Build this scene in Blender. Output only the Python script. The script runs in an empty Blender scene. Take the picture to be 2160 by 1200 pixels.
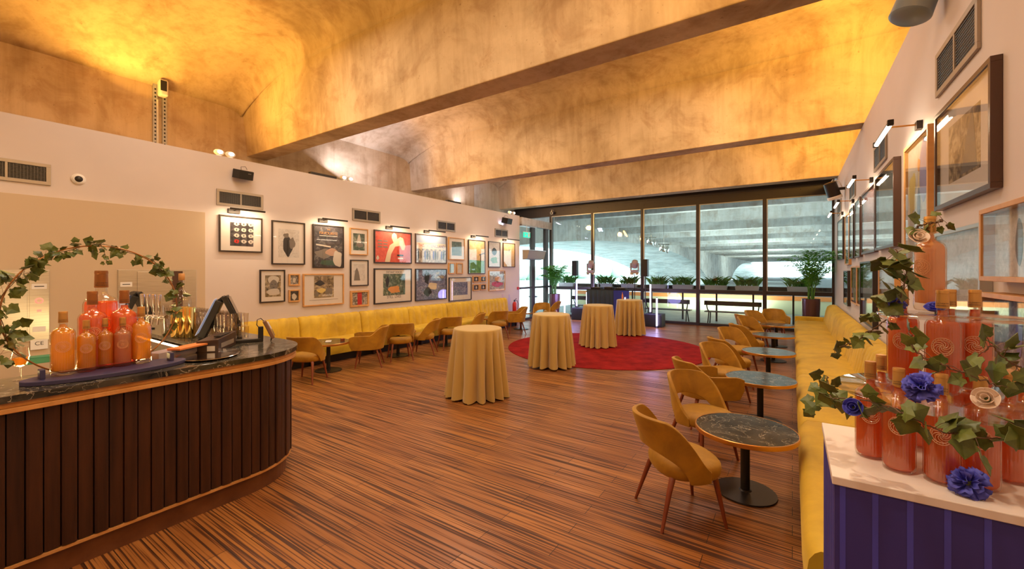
import bpy, bmesh, math, random
from math import sin, cos, pi, radians as R, sqrt, atan2
from mathutils import Matrix, Vector, Euler
random.seed(7)
S = bpy.context.scene
COL = S.collection

# ---------------------------------------------------------------- camera
FPX, YAW, HOR, EYE = 886.0, R(33.72), 571.0, 1.9
cam = bpy.data.cameras.new('camera'); camo = bpy.data.objects.new('camera', cam); COL.objects.link(camo)
camo.location = (0, 0, EYE); camo.rotation_euler = (R(90), 0, YAW)
cam.sensor_width = 36; cam.lens = FPX / 2160 * 36; cam.shift_y = -(600 - HOR) / 2160; cam.clip_start = .05; cam.clip_end = 600
S.camera = camo
S.view_settings.view_transform = 'Standard'; S.view_settings.look = 'None'
S.view_settings.gamma = 1; S.view_settings.use_curve_mapping = False
S.view_settings.exposure = 0.36
S.cycles.max_bounces = 10; S.cycles.transparent_max_bounces = 80; S.cycles.transmission_bounces = 8
S.cycles.caustics_reflective = False; S.cycles.caustics_refractive = False
S.cycles.use_denoising = True
S.cycles.sample_clamp_indirect = 6

# ---------------------------------------------------------------- world (hazy daylight beyond the bridge)
W = bpy.data.worlds.new('daylight'); S.world = W; W.use_nodes = True
wn = W.node_tree; bg = wn.nodes['Background']
bg.inputs['Color'].default_value = (.80, .93, 1, 1); bg.inputs['Strength'].default_value = 4.5

# ---------------------------------------------------------------- big lights
WARM = (1, .52, .09); SOFT = (1, .82, .65); COOL = (.80, .78, 1)
def light(kind, loc, aim, energy, col, size=.3, sizey=None, spot=70, blend=.6, parent=None, name='lamp_light'):
    l = bpy.data.lights.new(name, kind); l.energy = energy; l.color = col
    if kind == 'AREA':
        l.size = size
        if sizey: l.shape = 'RECTANGLE'; l.size_y = sizey
    else: l.shadow_soft_size = size
    if kind == 'SPOT': l.spot_size = R(spot); l.spot_blend = blend
    o = bpy.data.objects.new(name, l); COL.objects.link(o); o.location = loc
    d = Vector(aim) - Vector(loc); o.rotation_euler = d.to_track_quat('-Z', 'Y').to_euler()
    if parent: o.parent = parent
    return o
# strip uplights lying on the wall heads, hidden behind the parapets, one set per ceiling bay
for y in (-1.5, 2.4): light('AREA', (-9.6, y, 4.05), (-6, y + .6, 6.3), 200, WARM, .25, 2.2)
light('AREA', (-9.6, 7.4, 4.05), (-9.0, 8.4, 6.3), 85, COOL, .25, 2.4)
light('AREA', (-9.6, 12.0, 4.05), (-8.5, 12.2, 6.3), 60, COOL, .25, 2.4)
for y in (-1.5, 2.4, 7.2, 12.3): light('AREA', (1.75, y, 4.6), (-3.2, y + .3, 6.1), 205 if y < 8 else 190, WARM, .3, 2.2)
for y, e in ((3.6, 130), (8.2, 190), (13.0, 160)):
    light('SPOT', (1.6, y - 1.6, 4.62), (-.5, y + 1.2, 5.2), e * 2.0, WARM, .12, spot=95)
    light('SPOT', (-8.9, y - 1.9, 4.15), (-7.4, y + 1.1, 5.3), e * 1.9, WARM, .12, spot=85)
# ceiling fill: unseen soft area lamps added in the bays, aimed down
for x, y, e in ((-2.2, 2.2, 70), (-6.0, 2.6, 75), (-6.2, 7.2, 70), (-1.8, 7.2, 75), (-6.2, 12.2, 50), (-1.8, 12.2, 50), (-1.2, -1.6, 60), (-5.4, -1.6, 60)):
    light('AREA', (x, y, 5.9), (x, y, 0), e, SOFT, 1.6)

light('SPOT', (-.3, 1.2, 5.7), (.5, 2.1, 1.4), 260, (1, .80, .58), .08, spot=26)  # added spot without a fixture, brightens the bottles on the plinth
# unseen area lamps added beyond the glass to brighten the bridge underside
for y in (21, 31, 44, 62, 85): light('AREA', (-3, y, .3), (-3.5, y + 3, 6), 620 * (y / 30) ** .8, (.93, 1, .97), 4, 4)
# ---------------------------------------------------------------- materials
def newmat(name):
    m = bpy.data.materials.new(name); m.use_nodes = True
    return m, m.node_tree, m.node_tree.nodes['Principled BSDF']
def rgb(c): return (c[0], c[1], c[2], 1)
def pm(name, col, rough=.5, metal=0, **k):
    m, t, b = newmat(name)
    b.inputs['Base Color'].default_value = rgb(col); b.inputs['Roughness'].default_value = rough; b.inputs['Metallic'].default_value = metal
    for kk, v in k.items(): b.inputs[kk.replace('_', ' ')].default_value = v
    return m
def coords(t, scale=(1, 1, 1), rot=(0, 0, 0), kind='Object'):
    tc = t.nodes.new('ShaderNodeTexCoord'); mp = t.nodes.new('ShaderNodeMapping')
    mp.inputs['Scale'].default_value = scale; mp.inputs['Rotation'].default_value = rot
    t.links.new(tc.outputs[kind], mp.inputs['Vector']); return mp.outputs['Vector']
def noise(t, vec, scale, detail=4, rough=.6, dist=0):
    n = t.nodes.new('ShaderNodeTexNoise'); n.inputs['Scale'].default_value = scale; n.inputs['Detail'].default_value = detail
    n.inputs['Roughness'].default_value = rough; n.inputs['Distortion'].default_value = dist
    t.links.new(vec, n.inputs['Vector']); return n.outputs['Fac']
def ramp(t, fac, stops, interp='LINEAR'):
    r = t.nodes.new('ShaderNodeValToRGB'); r.color_ramp.interpolation = interp
    e = r.color_ramp.elements
    while len(e) < len(stops): e.new(.5)
    for i, (p, c) in enumerate(stops):
        e[i].position = p; e[i].color = rgb(c) if len(c) == 3 else c
    t.links.new(fac, r.inputs['Fac']); return r.outputs['Color']
def mix(t, a, b, fac, mode='MIX'):
    n = t.nodes.new('ShaderNodeMix'); n.data_type = 'RGBA'; n.blend_type = mode
    for s, v in ((n.inputs[0], fac), (n.inputs[6], a), (n.inputs[7], b)):
        if hasattr(v, 'links') or hasattr(v, 'node'): t.links.new(v, s)
        elif isinstance(v, (int, float)): s.default_value = v
        else: s.default_value = rgb(v)
    return n.outputs[2]
def bump(t, b, h, strength=.3, dist=.01):
    n = t.nodes.new('ShaderNodeBump'); n.inputs['Strength'].default_value = strength; n.inputs['Distance'].default_value = dist
    t.links.new(h, n.inputs['Height']); t.links.new(n.outputs['Normal'], b.inputs['Normal'])
def mottled(name, stops, scale, rough=.6, vs=(1, 1, 1), detail=5, bmp=0, metal=0, dist=0, **k):
    m, t, b = newmat(name); v = coords(t, vs); f = noise(t, v, scale, detail, .6, dist)
    t.links.new(ramp(t, f, stops), b.inputs['Base Color']); b.inputs['Roughness'].default_value = rough; b.inputs['Metallic'].default_value = metal
    for kk, vv in k.items(): b.inputs[kk.replace('_', ' ')].default_value = vv
    if bmp: bump(t, b, f, bmp)
    return m
def concrete(name, lo, hi, sc=1.0):
    m, t, b = newmat(name); v = coords(t)
    f = noise(t, v, .55 * sc, 8, .62, .4); c = ramp(t, f, [(.36, lo), (.60, hi)])
    st = noise(t, coords(t, (5, 5, .35)), 1.3, 5, .6); c = mix(t, c, ramp(t, st, [(.35, (.72, .66, .58)), (.55, (1, 1, 1))]), .5, 'MULTIPLY')
    sp = noise(t, v, 22, 2, .5); c = mix(t, c, ramp(t, sp, [(.24, (.45, .38, .3)), (.31, (1, 1, 1))]), .5, 'MULTIPLY')
    pr = noise(t, v, 1.5, 6, .66, .9); c = mix(t, c, ramp(t, pr, [(.32, (.58, .42, .28)), (.50, (1, 1, 1))]), .5, 'MULTIPLY')
    t.links.new(c, b.inputs['Base Color']); b.inputs['Roughness'].default_value = .85
    bump(t, b, pr, .25, .02); return m
M = {}
M['concrete'] = concrete('board marked concrete', (.37, .27, .155), (.60, .47, .31))
M['concrete_out'] = concrete('grey bridge concrete', (.40, .40, .38), (.62, .62, .59))
def wallmat():
    m, t, b = newmat('painted plaster'); f = noise(t, coords(t), .8, 3)
    t.links.new(ramp(t, f, [(.3, (.60, .53, .50)), (.7, (.65, .575, .54))]), b.inputs['Base Color']); b.inputs['Roughness'].default_value = .62; return m
M['wall'] = wallmat()
M['panelwall'] = pm('warm beige panel', (.56, .44, .30), .6)
def floormat():
    m, t, b = newmat('grooved timber floor')
    v = coords(t)
    br = t.nodes.new('ShaderNodeTexBrick'); br.inputs['Scale'].default_value = 1; br.inputs['Brick Width'].default_value = 1.35; br.inputs['Row Height'].default_value = .145
    br.inputs['Mortar Size'].default_value = .0022; br.inputs['Mortar Smooth'].default_value = 0; br.offset = .37
    br.inputs['Color1'].default_value = (0, 0, 0, 1); br.inputs['Color2'].default_value = (1, 1, 1, 1); t.links.new(v, br.inputs['Vector'])
    tone = mix(t, (.31, .115, .028), (.45, .19, .048), br.outputs['Color'])
    gr = noise(t, coords(t, (.8, 62, 1)), 1.0, 2, .5, .12); dark = ramp(t, gr, [(.40, (.10, .06, .045)), (.455, (.42, .33, .27)), (.51, (1, 1, 1))])
    c = mix(t, tone, dark, .9, 'MULTIPLY')
    bl = noise(t, coords(t, (.7, 6, 1)), 1.2, 4); c = mix(t, c, ramp(t, bl, [(.3, (.62, .52, .45)), (.6, (1, 1, 1))]), .55, 'MULTIPLY')
    c = mix(t, c, (.02, .009, .005), br.outputs['Fac'])
    t.links.new(c, b.inputs['Base Color']); rr = ramp(t, gr, [(.42, (.55,) * 3), (.55, (.30,) * 3)]); t.links.new(rr, b.inputs['Roughness'])
    b.inputs['Specular IOR Level'].default_value = .45
    bump(t, b, gr, .22, .004); return m
M['floor'] = floormat()
M['rug'] = mottled('red wool', [(.3, (.17, .006, .006)), (.7, (.36, .018, .014))], 3.2, .95, bmp=.3, detail=8, Specular_IOR_Level=.1)
def velvet(name, lo, hi, sc=3):
    return mottled(name, [(.25, lo), (.7, hi)], sc, .62, detail=6, dist=.5, Sheen_Weight=.35, Sheen_Roughness=.45, Sheen_Tint=(1, .75, .25, 1))
M['velvet'] = velvet('mustard velvet', (.27, .125, .006), (.50, .26, .014), 5)
M['bench'] = velvet('yellow velvet', (.42, .25, .008), (.70, .47, .025), 2.6)
M['satin'] = pm('gold satin table cloth', (.58, .41, .12), .5, Sheen_Weight=.4)
M['redwood'] = mottled('red brown wood', [(.3, (.16, .035, .014)), (.7, (.30, .075, .028))], 8, .35, (1, 1, .15))
M['oak'] = mottled('pale oak', [(.3, (.50, .24, .07)), (.7, (.66, .36, .13))], 6, .45, (1, 1, .12))
M['darkwood'] = mottled('dark walnut', [(.3, (.018, .006, .004)), (.7, (.066, .022, .009))], 5, .42, (3, 3, .22), bmp=.2, detail=7)
M['kick'] = mottled('worn plinth board', [(.3, (.10, .035, .015)), (.7, (.20, .085, .035))], 4, .5)
M['brass'] = pm('brushed brass', (.65, .33, .09), .32, .9)
M['gold'] = pm('polished gold steel', (1, .72, .22), .12, 1)
M['chrome'] = pm('chrome', (.8, .78, .74), .12, 1)
M['steel'] = mottled('brushed steel', [(.3, (.55, .5, .42)), (.7, (.72, .68, .6))], 3, .32, (1, 1, 40), metal=.9)
M['black'] = pm('matt black', (.014, .013, .013), .45)
M['blackm'] = pm('black metal', (.03, .024, .02), .4, .5)
M['winframe'] = pm('dark bronze window frame', (.045, .034, .030), .45, .2)
M['frameblack'] = pm('black picture frame', (.028, .018, .014), .35)
M['framedark'] = pm('dark brown picture frame', (.075, .035, .022), .35)
M['silver'] = pm('silver picture frame', (.42, .42, .41), .35, .4)
M['white'] = pm('white plastic', (.8, .78, .74), .4)
M['mount'] = pm('white card mount', (.76, .70, .64), .7)
M['grille'] = pm('beige metal grille', (.36, .31, .26), .45, .4); M['slat'] = pm('shadowy grille slats', (.13, .12, .11), .5, .3)
M['blue'] = pm('royal blue board', (.034, .026, .20), .6)
M['bluestripe'] = pm('lighter blue stripe', (.06, .06, .44), .55)
M['plinthtop'] = pm('pale pink laminate', (.76, .66, .58), .35)
M['navy'] = pm('navy painted board', (.045, .04, .11), .5)
M['soil'] = pm('soil', (.03, .018, .01), .95)
M['pot'] = pm('glazed plum pot', (.10, .045, .05), .22, .1)
M['leaf'] = mottled('palm leaf', [(.3, (.03, .19, .016)), (.7, (.11, .42, .05))], 6, .45)
M['leafpale'] = mottled('box plant leaf', [(.3, (.035, .17, .02)), (.7, (.16, .40, .07))], 9, .5)
M['ivy'] = mottled('ivy leaf', [(.3, (.045, .075, .012)), (.7, (.16, .19, .035))], 14, .45)
M['stem'] = pm('brown stem', (.12, .06, .025), .6)
M['bluepetal'] = mottled('blue petals', [(.3, (.035, .03, .30)), (.7, (.10, .11, .62))], 30, .6)
M['whitepetal'] = pm('cream petals', (.82, .66, .52), .6)
M['planter'] = pm('lilac grey planter', (.62, .56, .60), .6)
M['red'] = pm('red enamel', (.55, .02, .02), .35)
M['capm'] = pm('matt gold foil cap', (.62, .34, .10), .38, .55)
M['capd'] = pm('copper brown cap', (.36, .14, .04), .38, .4)
M['cream'] = pm('cream cladding', (.62, .60, .36), .6)
M['orange'] = pm('orange band', (.75, .25, .06), .5)
M['pave'] = mottled('grey paving', [(.3, (.30, .36, .38)), (.7, (.46, .52, .54))], 2, .5)
M['paper'] = pm('white paper', (.8, .78, .74), .6)
M['ink'] = pm('dark ink', (.03, .03, .035), .6)
M['greenp'] = pm('green packet', (.03, .20, .09), .5)
M['skin'] = pm('pale cream figure', (.80, .62, .36), .6)
def marble():
    m, t, b = newmat('dark green marble'); v = coords(t)
    f = noise(t, v, 5, 8, .6, .6); base = ramp(t, f, [(.35, (.012, .014, .010)), (.7, (.10, .085, .06))])
    n2 = noise(t, v, 4.2, 5, .6, 1.1)
    vein = ramp(t, n2, [(.492, (0, 0, 0)), (.5, (.75, .75, .75)), (.507, (0, 0, 0))])
    c = mix(t, base, (.62, .55, .42), vein); t.links.new(c, b.inputs['Base Color']); b.inputs['Roughness'].default_value = .16; return m
M['marble'] = marble()
def emit(name, c, s):
    m, t, b = newmat(name); b.inputs['Base Color'].default_value = rgb(c); b.inputs['Emission Color'].default_value = rgb(c); b.inputs['Emission Strength'].default_value = s; return m
M['tube'] = emit('lit warm tube', (1, .84, .62), 9)
M['led'] = emit('lit violet white tube', (.66, .60, 1), 7)
M['ledw'] = emit('lit shelf strip', (1, .78, .42), 14)
M['screen'] = emit('lit screen', (.45, .47, .60), .35)
M['exit'] = emit('green exit sign', (.02, .75, .40), 1.0)
M['redled'] = emit('red ring light', (1, .12, .08), 2)
def glass(name, col=(1, 1, 1), ior=1.5, extra=0.0):
    m = bpy.data.materials.new(name); m.use_nodes = True; t = m.node_tree; t.nodes.clear()
    o = t.nodes.new('ShaderNodeOutputMaterial'); tr = t.nodes.new('ShaderNodeBsdfTransparent'); gl = t.nodes.new('ShaderNodeBsdfGlossy'); mx = t.nodes.new('ShaderNodeMixShader')
    fr = t.nodes.new('ShaderNodeFresnel'); fr.inputs['IOR'].default_value = ior; gl.inputs['Roughness'].default_value = .02; tr.inputs['Color'].default_value = rgb(col)
    mt = t.nodes.new('ShaderNodeMath'); mt.operation = 'ADD'; mt.inputs[1].default_value = extra
    ge = t.nodes.new('ShaderNodeNewGeometry'); mr = t.nodes.new('ShaderNodeMapRange'); mr.inputs['To Min'].default_value = ior; mr.inputs['To Max'].default_value = 1 / ior
    t.links.new(ge.outputs['Backfacing'], mr.inputs['Value']); t.links.new(mr.outputs['Result'], fr.inputs['IOR'])
    t.links.new(fr.outputs[0], mt.inputs[0]); t.links.new(mt.outputs[0], mx.inputs[0]); t.links.new(tr.outputs[0], mx.inputs[1]); t.links.new(gl.outputs[0], mx.inputs[2]); t.links.new(mx.outputs[0], o.inputs[0]); return m
M['glass'] = glass('picture glass', ior=1.45)
M['pane'] = glass('window glass', (.88, .95, .94), 1.4)
M['clear'] = glass('drinking glass', (.985, .97, .94), 1.5, .05)
M['acrylic'] = glass('clear acrylic', (.97, .97, .97), 1.45, .03)
M['bottleglass'] = glass('bottle glass', (.97, .93, .86), 1.5, .05)
def wine(name, c, tw=.38):
    m = bpy.data.materials.new(name); m.use_nodes = True; t = m.node_tree; t.nodes.clear(); N = t.nodes.new
    o = N('ShaderNodeOutputMaterial'); tl = N('ShaderNodeBsdfTranslucent'); df = N('ShaderNodeBsdfDiffuse'); tp = N('ShaderNodeBsdfTransparent'); gl = N('ShaderNodeBsdfGlossy')
    f = noise(t, coords(t), 9, 2); cc = ramp(t, f, [(.3, tuple(x * .85 for x in c)), (.7, c)])
    for n in (tl, df, tp): t.links.new(cc, n.inputs['Color'])
    gl.inputs['Roughness'].default_value = .12
    def mx(f, a, b): n = N('ShaderNodeMixShader'); n.inputs[0].default_value = f; t.links.new(a.outputs[0], n.inputs[1]); t.links.new(b.outputs[0], n.inputs[2]); return n
    r = mx(.10, mx(tw * .55, mx(.45, tl, df), tp), gl); t.links.new(r.outputs[0], o.inputs[0]); return m
M['rose'] = wine('salmon rose wine', (1, .30, .09)); M['amber'] = wine('amber rose wine', (1, .58, .06), .5)
M['peach'] = wine('peach rose wine', (1, .62, .36), .75); M['emblem'] = pm('embossed glass', (1, .62, .34), .12, Transmission_Weight=.35)

# ---------------------------------------------------------------- mesh helpers
class MB:
    def __init__(s): s.v = []; s.f = []
    def add(s, vs, fs):
        n = len(s.v); s.v += [tuple(v) for v in vs]; s.f += [tuple(i + n for i in f) for f in fs]; return s
    def box(s, x0, x1, y0, y1, z0, z1):
        return s.add([(x0, y0, z0), (x1, y0, z0), (x1, y1, z0), (x0, y1, z0), (x0, y0, z1), (x1, y0, z1), (x1, y1, z1), (x0, y1, z1)],
                     [(0, 3, 2, 1), (4, 5, 6, 7), (0, 1, 5, 4), (1, 2, 6, 5), (2, 3, 7, 6), (3, 0, 4, 7)])
    def cbox(s, c, d, rot=None):
        m = MB().box(-d[0] / 2, d[0] / 2, -d[1] / 2, d[1] / 2, -d[2] / 2, d[2] / 2)
        mt = Matrix.Translation(c) @ (Euler(rot).to_matrix().to_4x4() if rot else Matrix())
        return s.add([mt @ Vector(v) for v in m.v], m.f)
    def prism(s, pts, z0, z1):
        n = len(pts); vs = [(x, y, z0) for x, y in pts] + [(x, y, z1) for x, y in pts]
        return s.add(vs, [tuple(range(n - 1, -1, -1)), tuple(range(n, 2 * n))] + [(i, (i + 1) % n, n + (i + 1) % n, n + i) for i in range(n)])
    def lathe(s, prof, seg=32, c=(0, 0, 0), wave=None):
        vs = []; fs = []
        for (r, z) in prof:
            for k in range(seg):
                a = 2 * pi * k / seg; rr = r * (wave(a, z) if wave else 1)
                vs.append((c[0] + rr * cos(a), c[1] + rr * sin(a), c[2] + z))
        for i in range(len(prof) - 1):
            for k in range(seg):
                a = i * seg + k; b = i * seg + (k + 1) % seg; fs.append((a, b, b + seg, a + seg))
        fs.append(tuple(range(seg - 1, -1, -1))); fs.append(tuple(range((len(prof) - 1) * seg, len(prof) * seg)))
        return s.add(vs, fs)
    def tube(s, pts, r, seg=8, r2=None, closed=False):
        pts = [Vector(p) for p in pts]; n = len(pts); vs = []; fs = []; prev = None
        for i, p in enumerate(pts):
            if closed: d = pts[(i + 1) % n] - pts[i - 1]
            else: d = pts[min(i + 1, n - 1)] - pts[max(i - 1, 0)]
            d.normalize()
            if prev is None: u = d.orthogonal().normalized()
            else:
                u = prev - d * prev.dot(d); u = u.normalized() if u.length > 1e-6 else d.orthogonal().normalized()
            prev = u; w = d.cross(u); rr = r if r2 is None else r + (r2 - r) * i / max(1, n - 1)
            for k in range(seg):
                a = 2 * pi * k / seg; vs.append(p + (u * cos(a) + w * sin(a)) * rr)
        for i in range(n if closed else n - 1):
            for k in range(seg):
                a = i * seg + k; b = i * seg + (k + 1) % seg; c = ((i + 1) % n) * seg
                fs.append((a, b, c + (k + 1) % seg, c + k))
        if not closed: fs.append(tuple(range(seg - 1, -1, -1))); fs.append(tuple(range((n - 1) * seg, n * seg)))
        return s.add(vs, fs)
    def ball(s, c, r, seg=16, rings=10):
        if isinstance(r, (int, float)): r = (r, r, r)
        vs = [(c[0], c[1], c[2] - r[2])]
        for i in range(1, rings):
            ph = -pi / 2 + pi * i / rings
            for k in range(seg):
                a = 2 * pi * k / seg; vs.append((c[0] + r[0] * cos(ph) * cos(a), c[1] + r[1] * cos(ph) * sin(a), c[2] + r[2] * sin(ph)))
        vs.append((c[0], c[1], c[2] + r[2])); fs = []
        for k in range(seg): fs.append((0, 1 + (k + 1) % seg, 1 + k))
        for i in range(rings - 2):
            for k in range(seg):
                a = 1 + i * seg + k; b = 1 + i * seg + (k + 1) % seg; fs.append((a, b, b + seg, a + seg))
        l = len(vs) - 1
        for k in range(seg): fs.append((l, 1 + (rings - 2) * seg + k, 1 + (rings - 2) * seg + (k + 1) % seg))
        return s.add(vs, fs)
    def grid(s, fn, nu, nv):
        vs = [fn(i / nu, j / nv) for j in range(nv + 1) for i in range(nu + 1)]
        fs = [(j * (nu + 1) + i, j * (nu + 1) + i + 1, (j + 1) * (nu + 1) + i + 1, (j + 1) * (nu + 1) + i) for j in range(nv) for i in range(nu)]
        return s.add(vs, fs)
    def merge(s, o, mt=None):
        return s.add([(mt @ Vector(v)) for v in o.v] if mt else o.v, o.f)
def obj(name, mb, mat, parent=None, smooth=False, loc=None, rot=None, bevel=0, subd=0, solid=0, angle=40):
    me = bpy.data.meshes.new(name); me.from_pydata(mb.v, [], mb.f); me.validate()
    bm = bmesh.new(); bm.from_mesh(me); bmesh.ops.recalc_face_normals(bm, faces=bm.faces); bm.to_mesh(me); bm.free()
    me.materials.append(M[mat] if isinstance(mat, str) else mat)
    if smooth:
        me.shade_smooth()
        try: me.set_sharp_from_angle(angle=R(angle))
        except Exception: pass
    o = bpy.data.objects.new(name, me); COL.objects.link(o)
    if loc: o.location = loc
    if rot: o.rotation_euler = rot
    if parent: o.parent = parent
    if solid:
        md = o.modifiers.new('thickness', 'SOLIDIFY'); md.thickness = solid; md.offset = 0
    if bevel:
        md = o.modifiers.new('edges', 'BEVEL'); md.width = bevel; md.segments = 2; md.limit_method = 'ANGLE'
    if subd:
        md = o.modifiers.new('round', 'SUBSURF'); md.levels = subd; md.render_levels = subd
    return o
def tag(o, label, cat, group=None, kind=None):
    o['label'] = label; o['category'] = cat
    if group: o['group'] = group
    if kind: o['kind'] = kind
    return o
def thing(name, label, cat, loc=(0, 0, 0), rz=0, group=None, mat=None):
    o = bpy.data.objects.new(name, None); COL.objects.link(o); o.location = loc; o.rotation_euler = (0, 0, rz); o.empty_display_size = .1
    if mat is not None: o.rotation_euler = mat.to_euler()
    return tag(o, label, cat, group)
def struct(name, mb, mat, **k):
    o = obj(name, mb, mat, **k); o['kind'] = 'structure'; return o
def dup(src, loc=None, rz=None, label=None, group=None, parent=None, scale=None):
    c = src.copy(); COL.objects.link(c); c.parent = parent
    if loc is not None: c.location = loc
    if rz is not None: c.rotation_euler = (0, 0, rz)
    if label: c['label'] = label
    if group: c['group'] = group
    if scale: c.scale = (scale,) * 3
    for ch in list(src.children): dup(ch, parent=c)
    return c
def text(s, size, mat, parent, loc=(0, 0, 0), rot=(0, 0, 0), align='CENTER', name='lettering', ext=.0006, sx=1, space=1):
    cu = bpy.data.curves.new('txt', 'FONT'); cu.body = s; cu.size = size; cu.align_x = align; cu.align_y = 'CENTER'; cu.extrude = ext; cu.space_character = space
    to = bpy.data.objects.new('txt', cu); COL.objects.link(to); bpy.context.view_layer.update()
    me = bpy.data.meshes.new_from_object(to.evaluated_get(bpy.context.evaluated_depsgraph_get()))
    bpy.data.objects.remove(to); me.materials.clear(); me.materials.append(M[mat] if isinstance(mat, str) else mat)
    o = bpy.data.objects.new(name, me); COL.objects.link(o); o.parent = parent; o.location = loc; o.rotation_euler = rot; o.scale = (sx, 1, 1); return o
c_, s_ = cos(YAW), sin(YAW)
def ray(x, y):
    u = (x - 1080) / FPX; v = (HOR - y) / FPX; return (-s_ + c_ * u, c_ + s_ * u, v)
def atX(x, y, X): r = ray(x, y); t = X / r[0]; return (X, t * r[1], EYE + t * r[2])
def atY(x, y, Y): r = ray(x, y); t = Y / r[1]; return (t * r[0], Y, EYE + t * r[2])
def atZ(x, y, Z): r = ray(x, y); t = (Z - EYE) / r[2]; return (t * r[0], t * r[1], Z)

XL, XR, YW, YB = -8.6, 1.05, 15.8, -4.0
# ================================================================ SETTING
struct('floor', MB().box(-10.4, 3.2, YB - .2, YW + .1, -.1, 0), 'floor')
struct('wall_left', MB().box(XL - .15, XL, YB, 13.4, 0, 3.98), 'wall')
struct('wall_right', MB().box(XR, XR + .15, YB, YW, 0, 4.5), 'wall')
struct('wall_back', MB().box(-10.4, 3.2, YB - .2, YB, 0, 6.6), 'wall')
# wall behind the bar: boxed out warm panel with a lip
zt = atX(433, 448, XL + .07)[2]; ye = atX(433, 448, XL + .07)[1]
struct('wall_bar_panel', MB().box(XL - .02, XL + .07, YB, ye, 0, zt), 'panelwall', bevel=.004)
# ledges on the wall heads
struct('trim_1', MB().box(-10.4, XL - .15, YB, 13.4, 3.85, 3.95), 'wall')
struct('trim_2', MB().box(XR + .15, 3.2, YB, YW, 4.35, 4.45), 'wall')
# concrete side wall with the bridge arches beyond the window
def spandrel(x0, x1, zbot_fn, ylist, ztop):
    mb = MB(); n = len(ylist); vs = []
    for x in (x0, x1):
        for y in ylist: vs.append((x, y, zbot_fn(y)))
        for y in ylist: vs.append((x, y, ztop))
    fs = []
    for i in range(n - 1):
        fs += [(i, i + 1, n + i + 1, n + i), (2 * n + i, 3 * n + i, 3 * n + i + 1, 2 * n + i + 1), (i, 2 * n + i, 2 * n + i + 1, i + 1), (n + i, n + i + 1, 3 * n + i + 1, 3 * n + i)]
    fs += [(0, n, 3 * n, 2 * n), (n - 1, 3 * n - 1, 4 * n - 1, 2 * n - 1)]
    return mb.add(vs, fs)
def archz(y):
    for cy, a in ((36, 33.5), (137, 42)):
        if abs(y - cy) < a: return -1.2 + 5.3 * sqrt(max(0, 1 - ((y - cy) / a) ** 2))
    return -1.2
ys = [12.9 + .8 * i for i in range(0, 74)] + [72 + 4 * i for i in range(29)]
struct('wall_outer_arches', spandrel(-10.4, -20.0, archz, ys, 6.6), 'concrete_out')
struct('wall_concrete_left', MB().box(-10.7, -10.4, YB, 12.9, 3.0, 6.6), 'concrete')
struct('wall_concrete_right', MB().box(3.2, 3.5, YB, YW + .2, 0, 6.6), 'concrete')
# coffered concrete ceiling: deep beams every five metres, joined to a vaulted soffit
def bay_ceiling(ya, yb, x1, mat, name):
    # soffit cross section, rounded into both beams, dropping at the side wall
    prof = []
    for k in range(7):
        a = pi / 2 * k / 6; prof.append((ya + .45 * (1 - cos(a)) * 1.0, 5.95 + .40 * sin(a)))
    for k in range(7):
        a = pi / 2 * (1 - k / 6); prof.append((yb - .45 * (1 - cos(a)), 5.95 + .40 * sin(a)))
    xs = [-10.45, -10.25, -9.95, -9.4, -8.8, -8.3, -7.8, -4, 0, x1]; dr = [-.62, -.50, -.38, -.20, -.06, -.01, 0, 0, 0, 0]
    mb = MB(); n = len(prof); vs = []
    for x, d in zip(xs, dr):
        for (y, z) in prof: vs.append((x, y, z + d * (z - 5.0)))
    fs = [(i * n + j, i * n + j + 1, (i + 1) * n + j + 1, (i + 1) * n + j) for i in range(len(xs) - 1) for j in range(n - 1)]
    mb.add(vs, fs)
    return struct(name, mb, mat, smooth=True, solid=.05, angle=60)
def beam(y0, y1, x1, mat, name):
    # tapered: a little wider at the top
    mb = MB(); pr = [(y0, 4.52), (y1, 4.52), (y1 + .14, 6.0), (y0 - .14, 6.0)]
    vs = [(x, y, z) for x in (-10.45, x1) for (y, z) in pr]
    mb.add(vs, [(3, 2, 1, 0), (4, 5, 6, 7), (0, 1, 5, 4), (1, 2, 6, 5), (2, 3, 7, 6), (3, 0, 4, 7)])
    return struct(name, mb, mat, bevel=.015)
YBM = [(-.36, .06)] + [(4.64 + 4.99 * i, 5.07 + 4.99 * i) for i in range(29)]
for i, (a, b) in enumerate(YBM):
    inside = a < 15
    beam(a, b, 3.3 if inside else 16, 'concrete' if inside else 'concrete_out', 'ceiling_beam' if inside else 'ceiling_outer_beam')
for i in range(len(YBM) - 1):
    inside = i < 3
    bay_ceiling(YBM[i][1] + .12, YBM[i + 1][0] - .12, 3.3 if inside else 16, 'concrete' if inside else 'concrete_out', 'ceiling' if inside else 'ceiling_outer')
struct('ceiling_back', MB().box(-10.5, 3.4, YB - .2, -.3, 6.2, 6.4), 'concrete')
struct('ceiling_roof', MB().box(-20, 16, YB - .2, 152, 6.55, 6.7), 'concrete_out')
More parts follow.
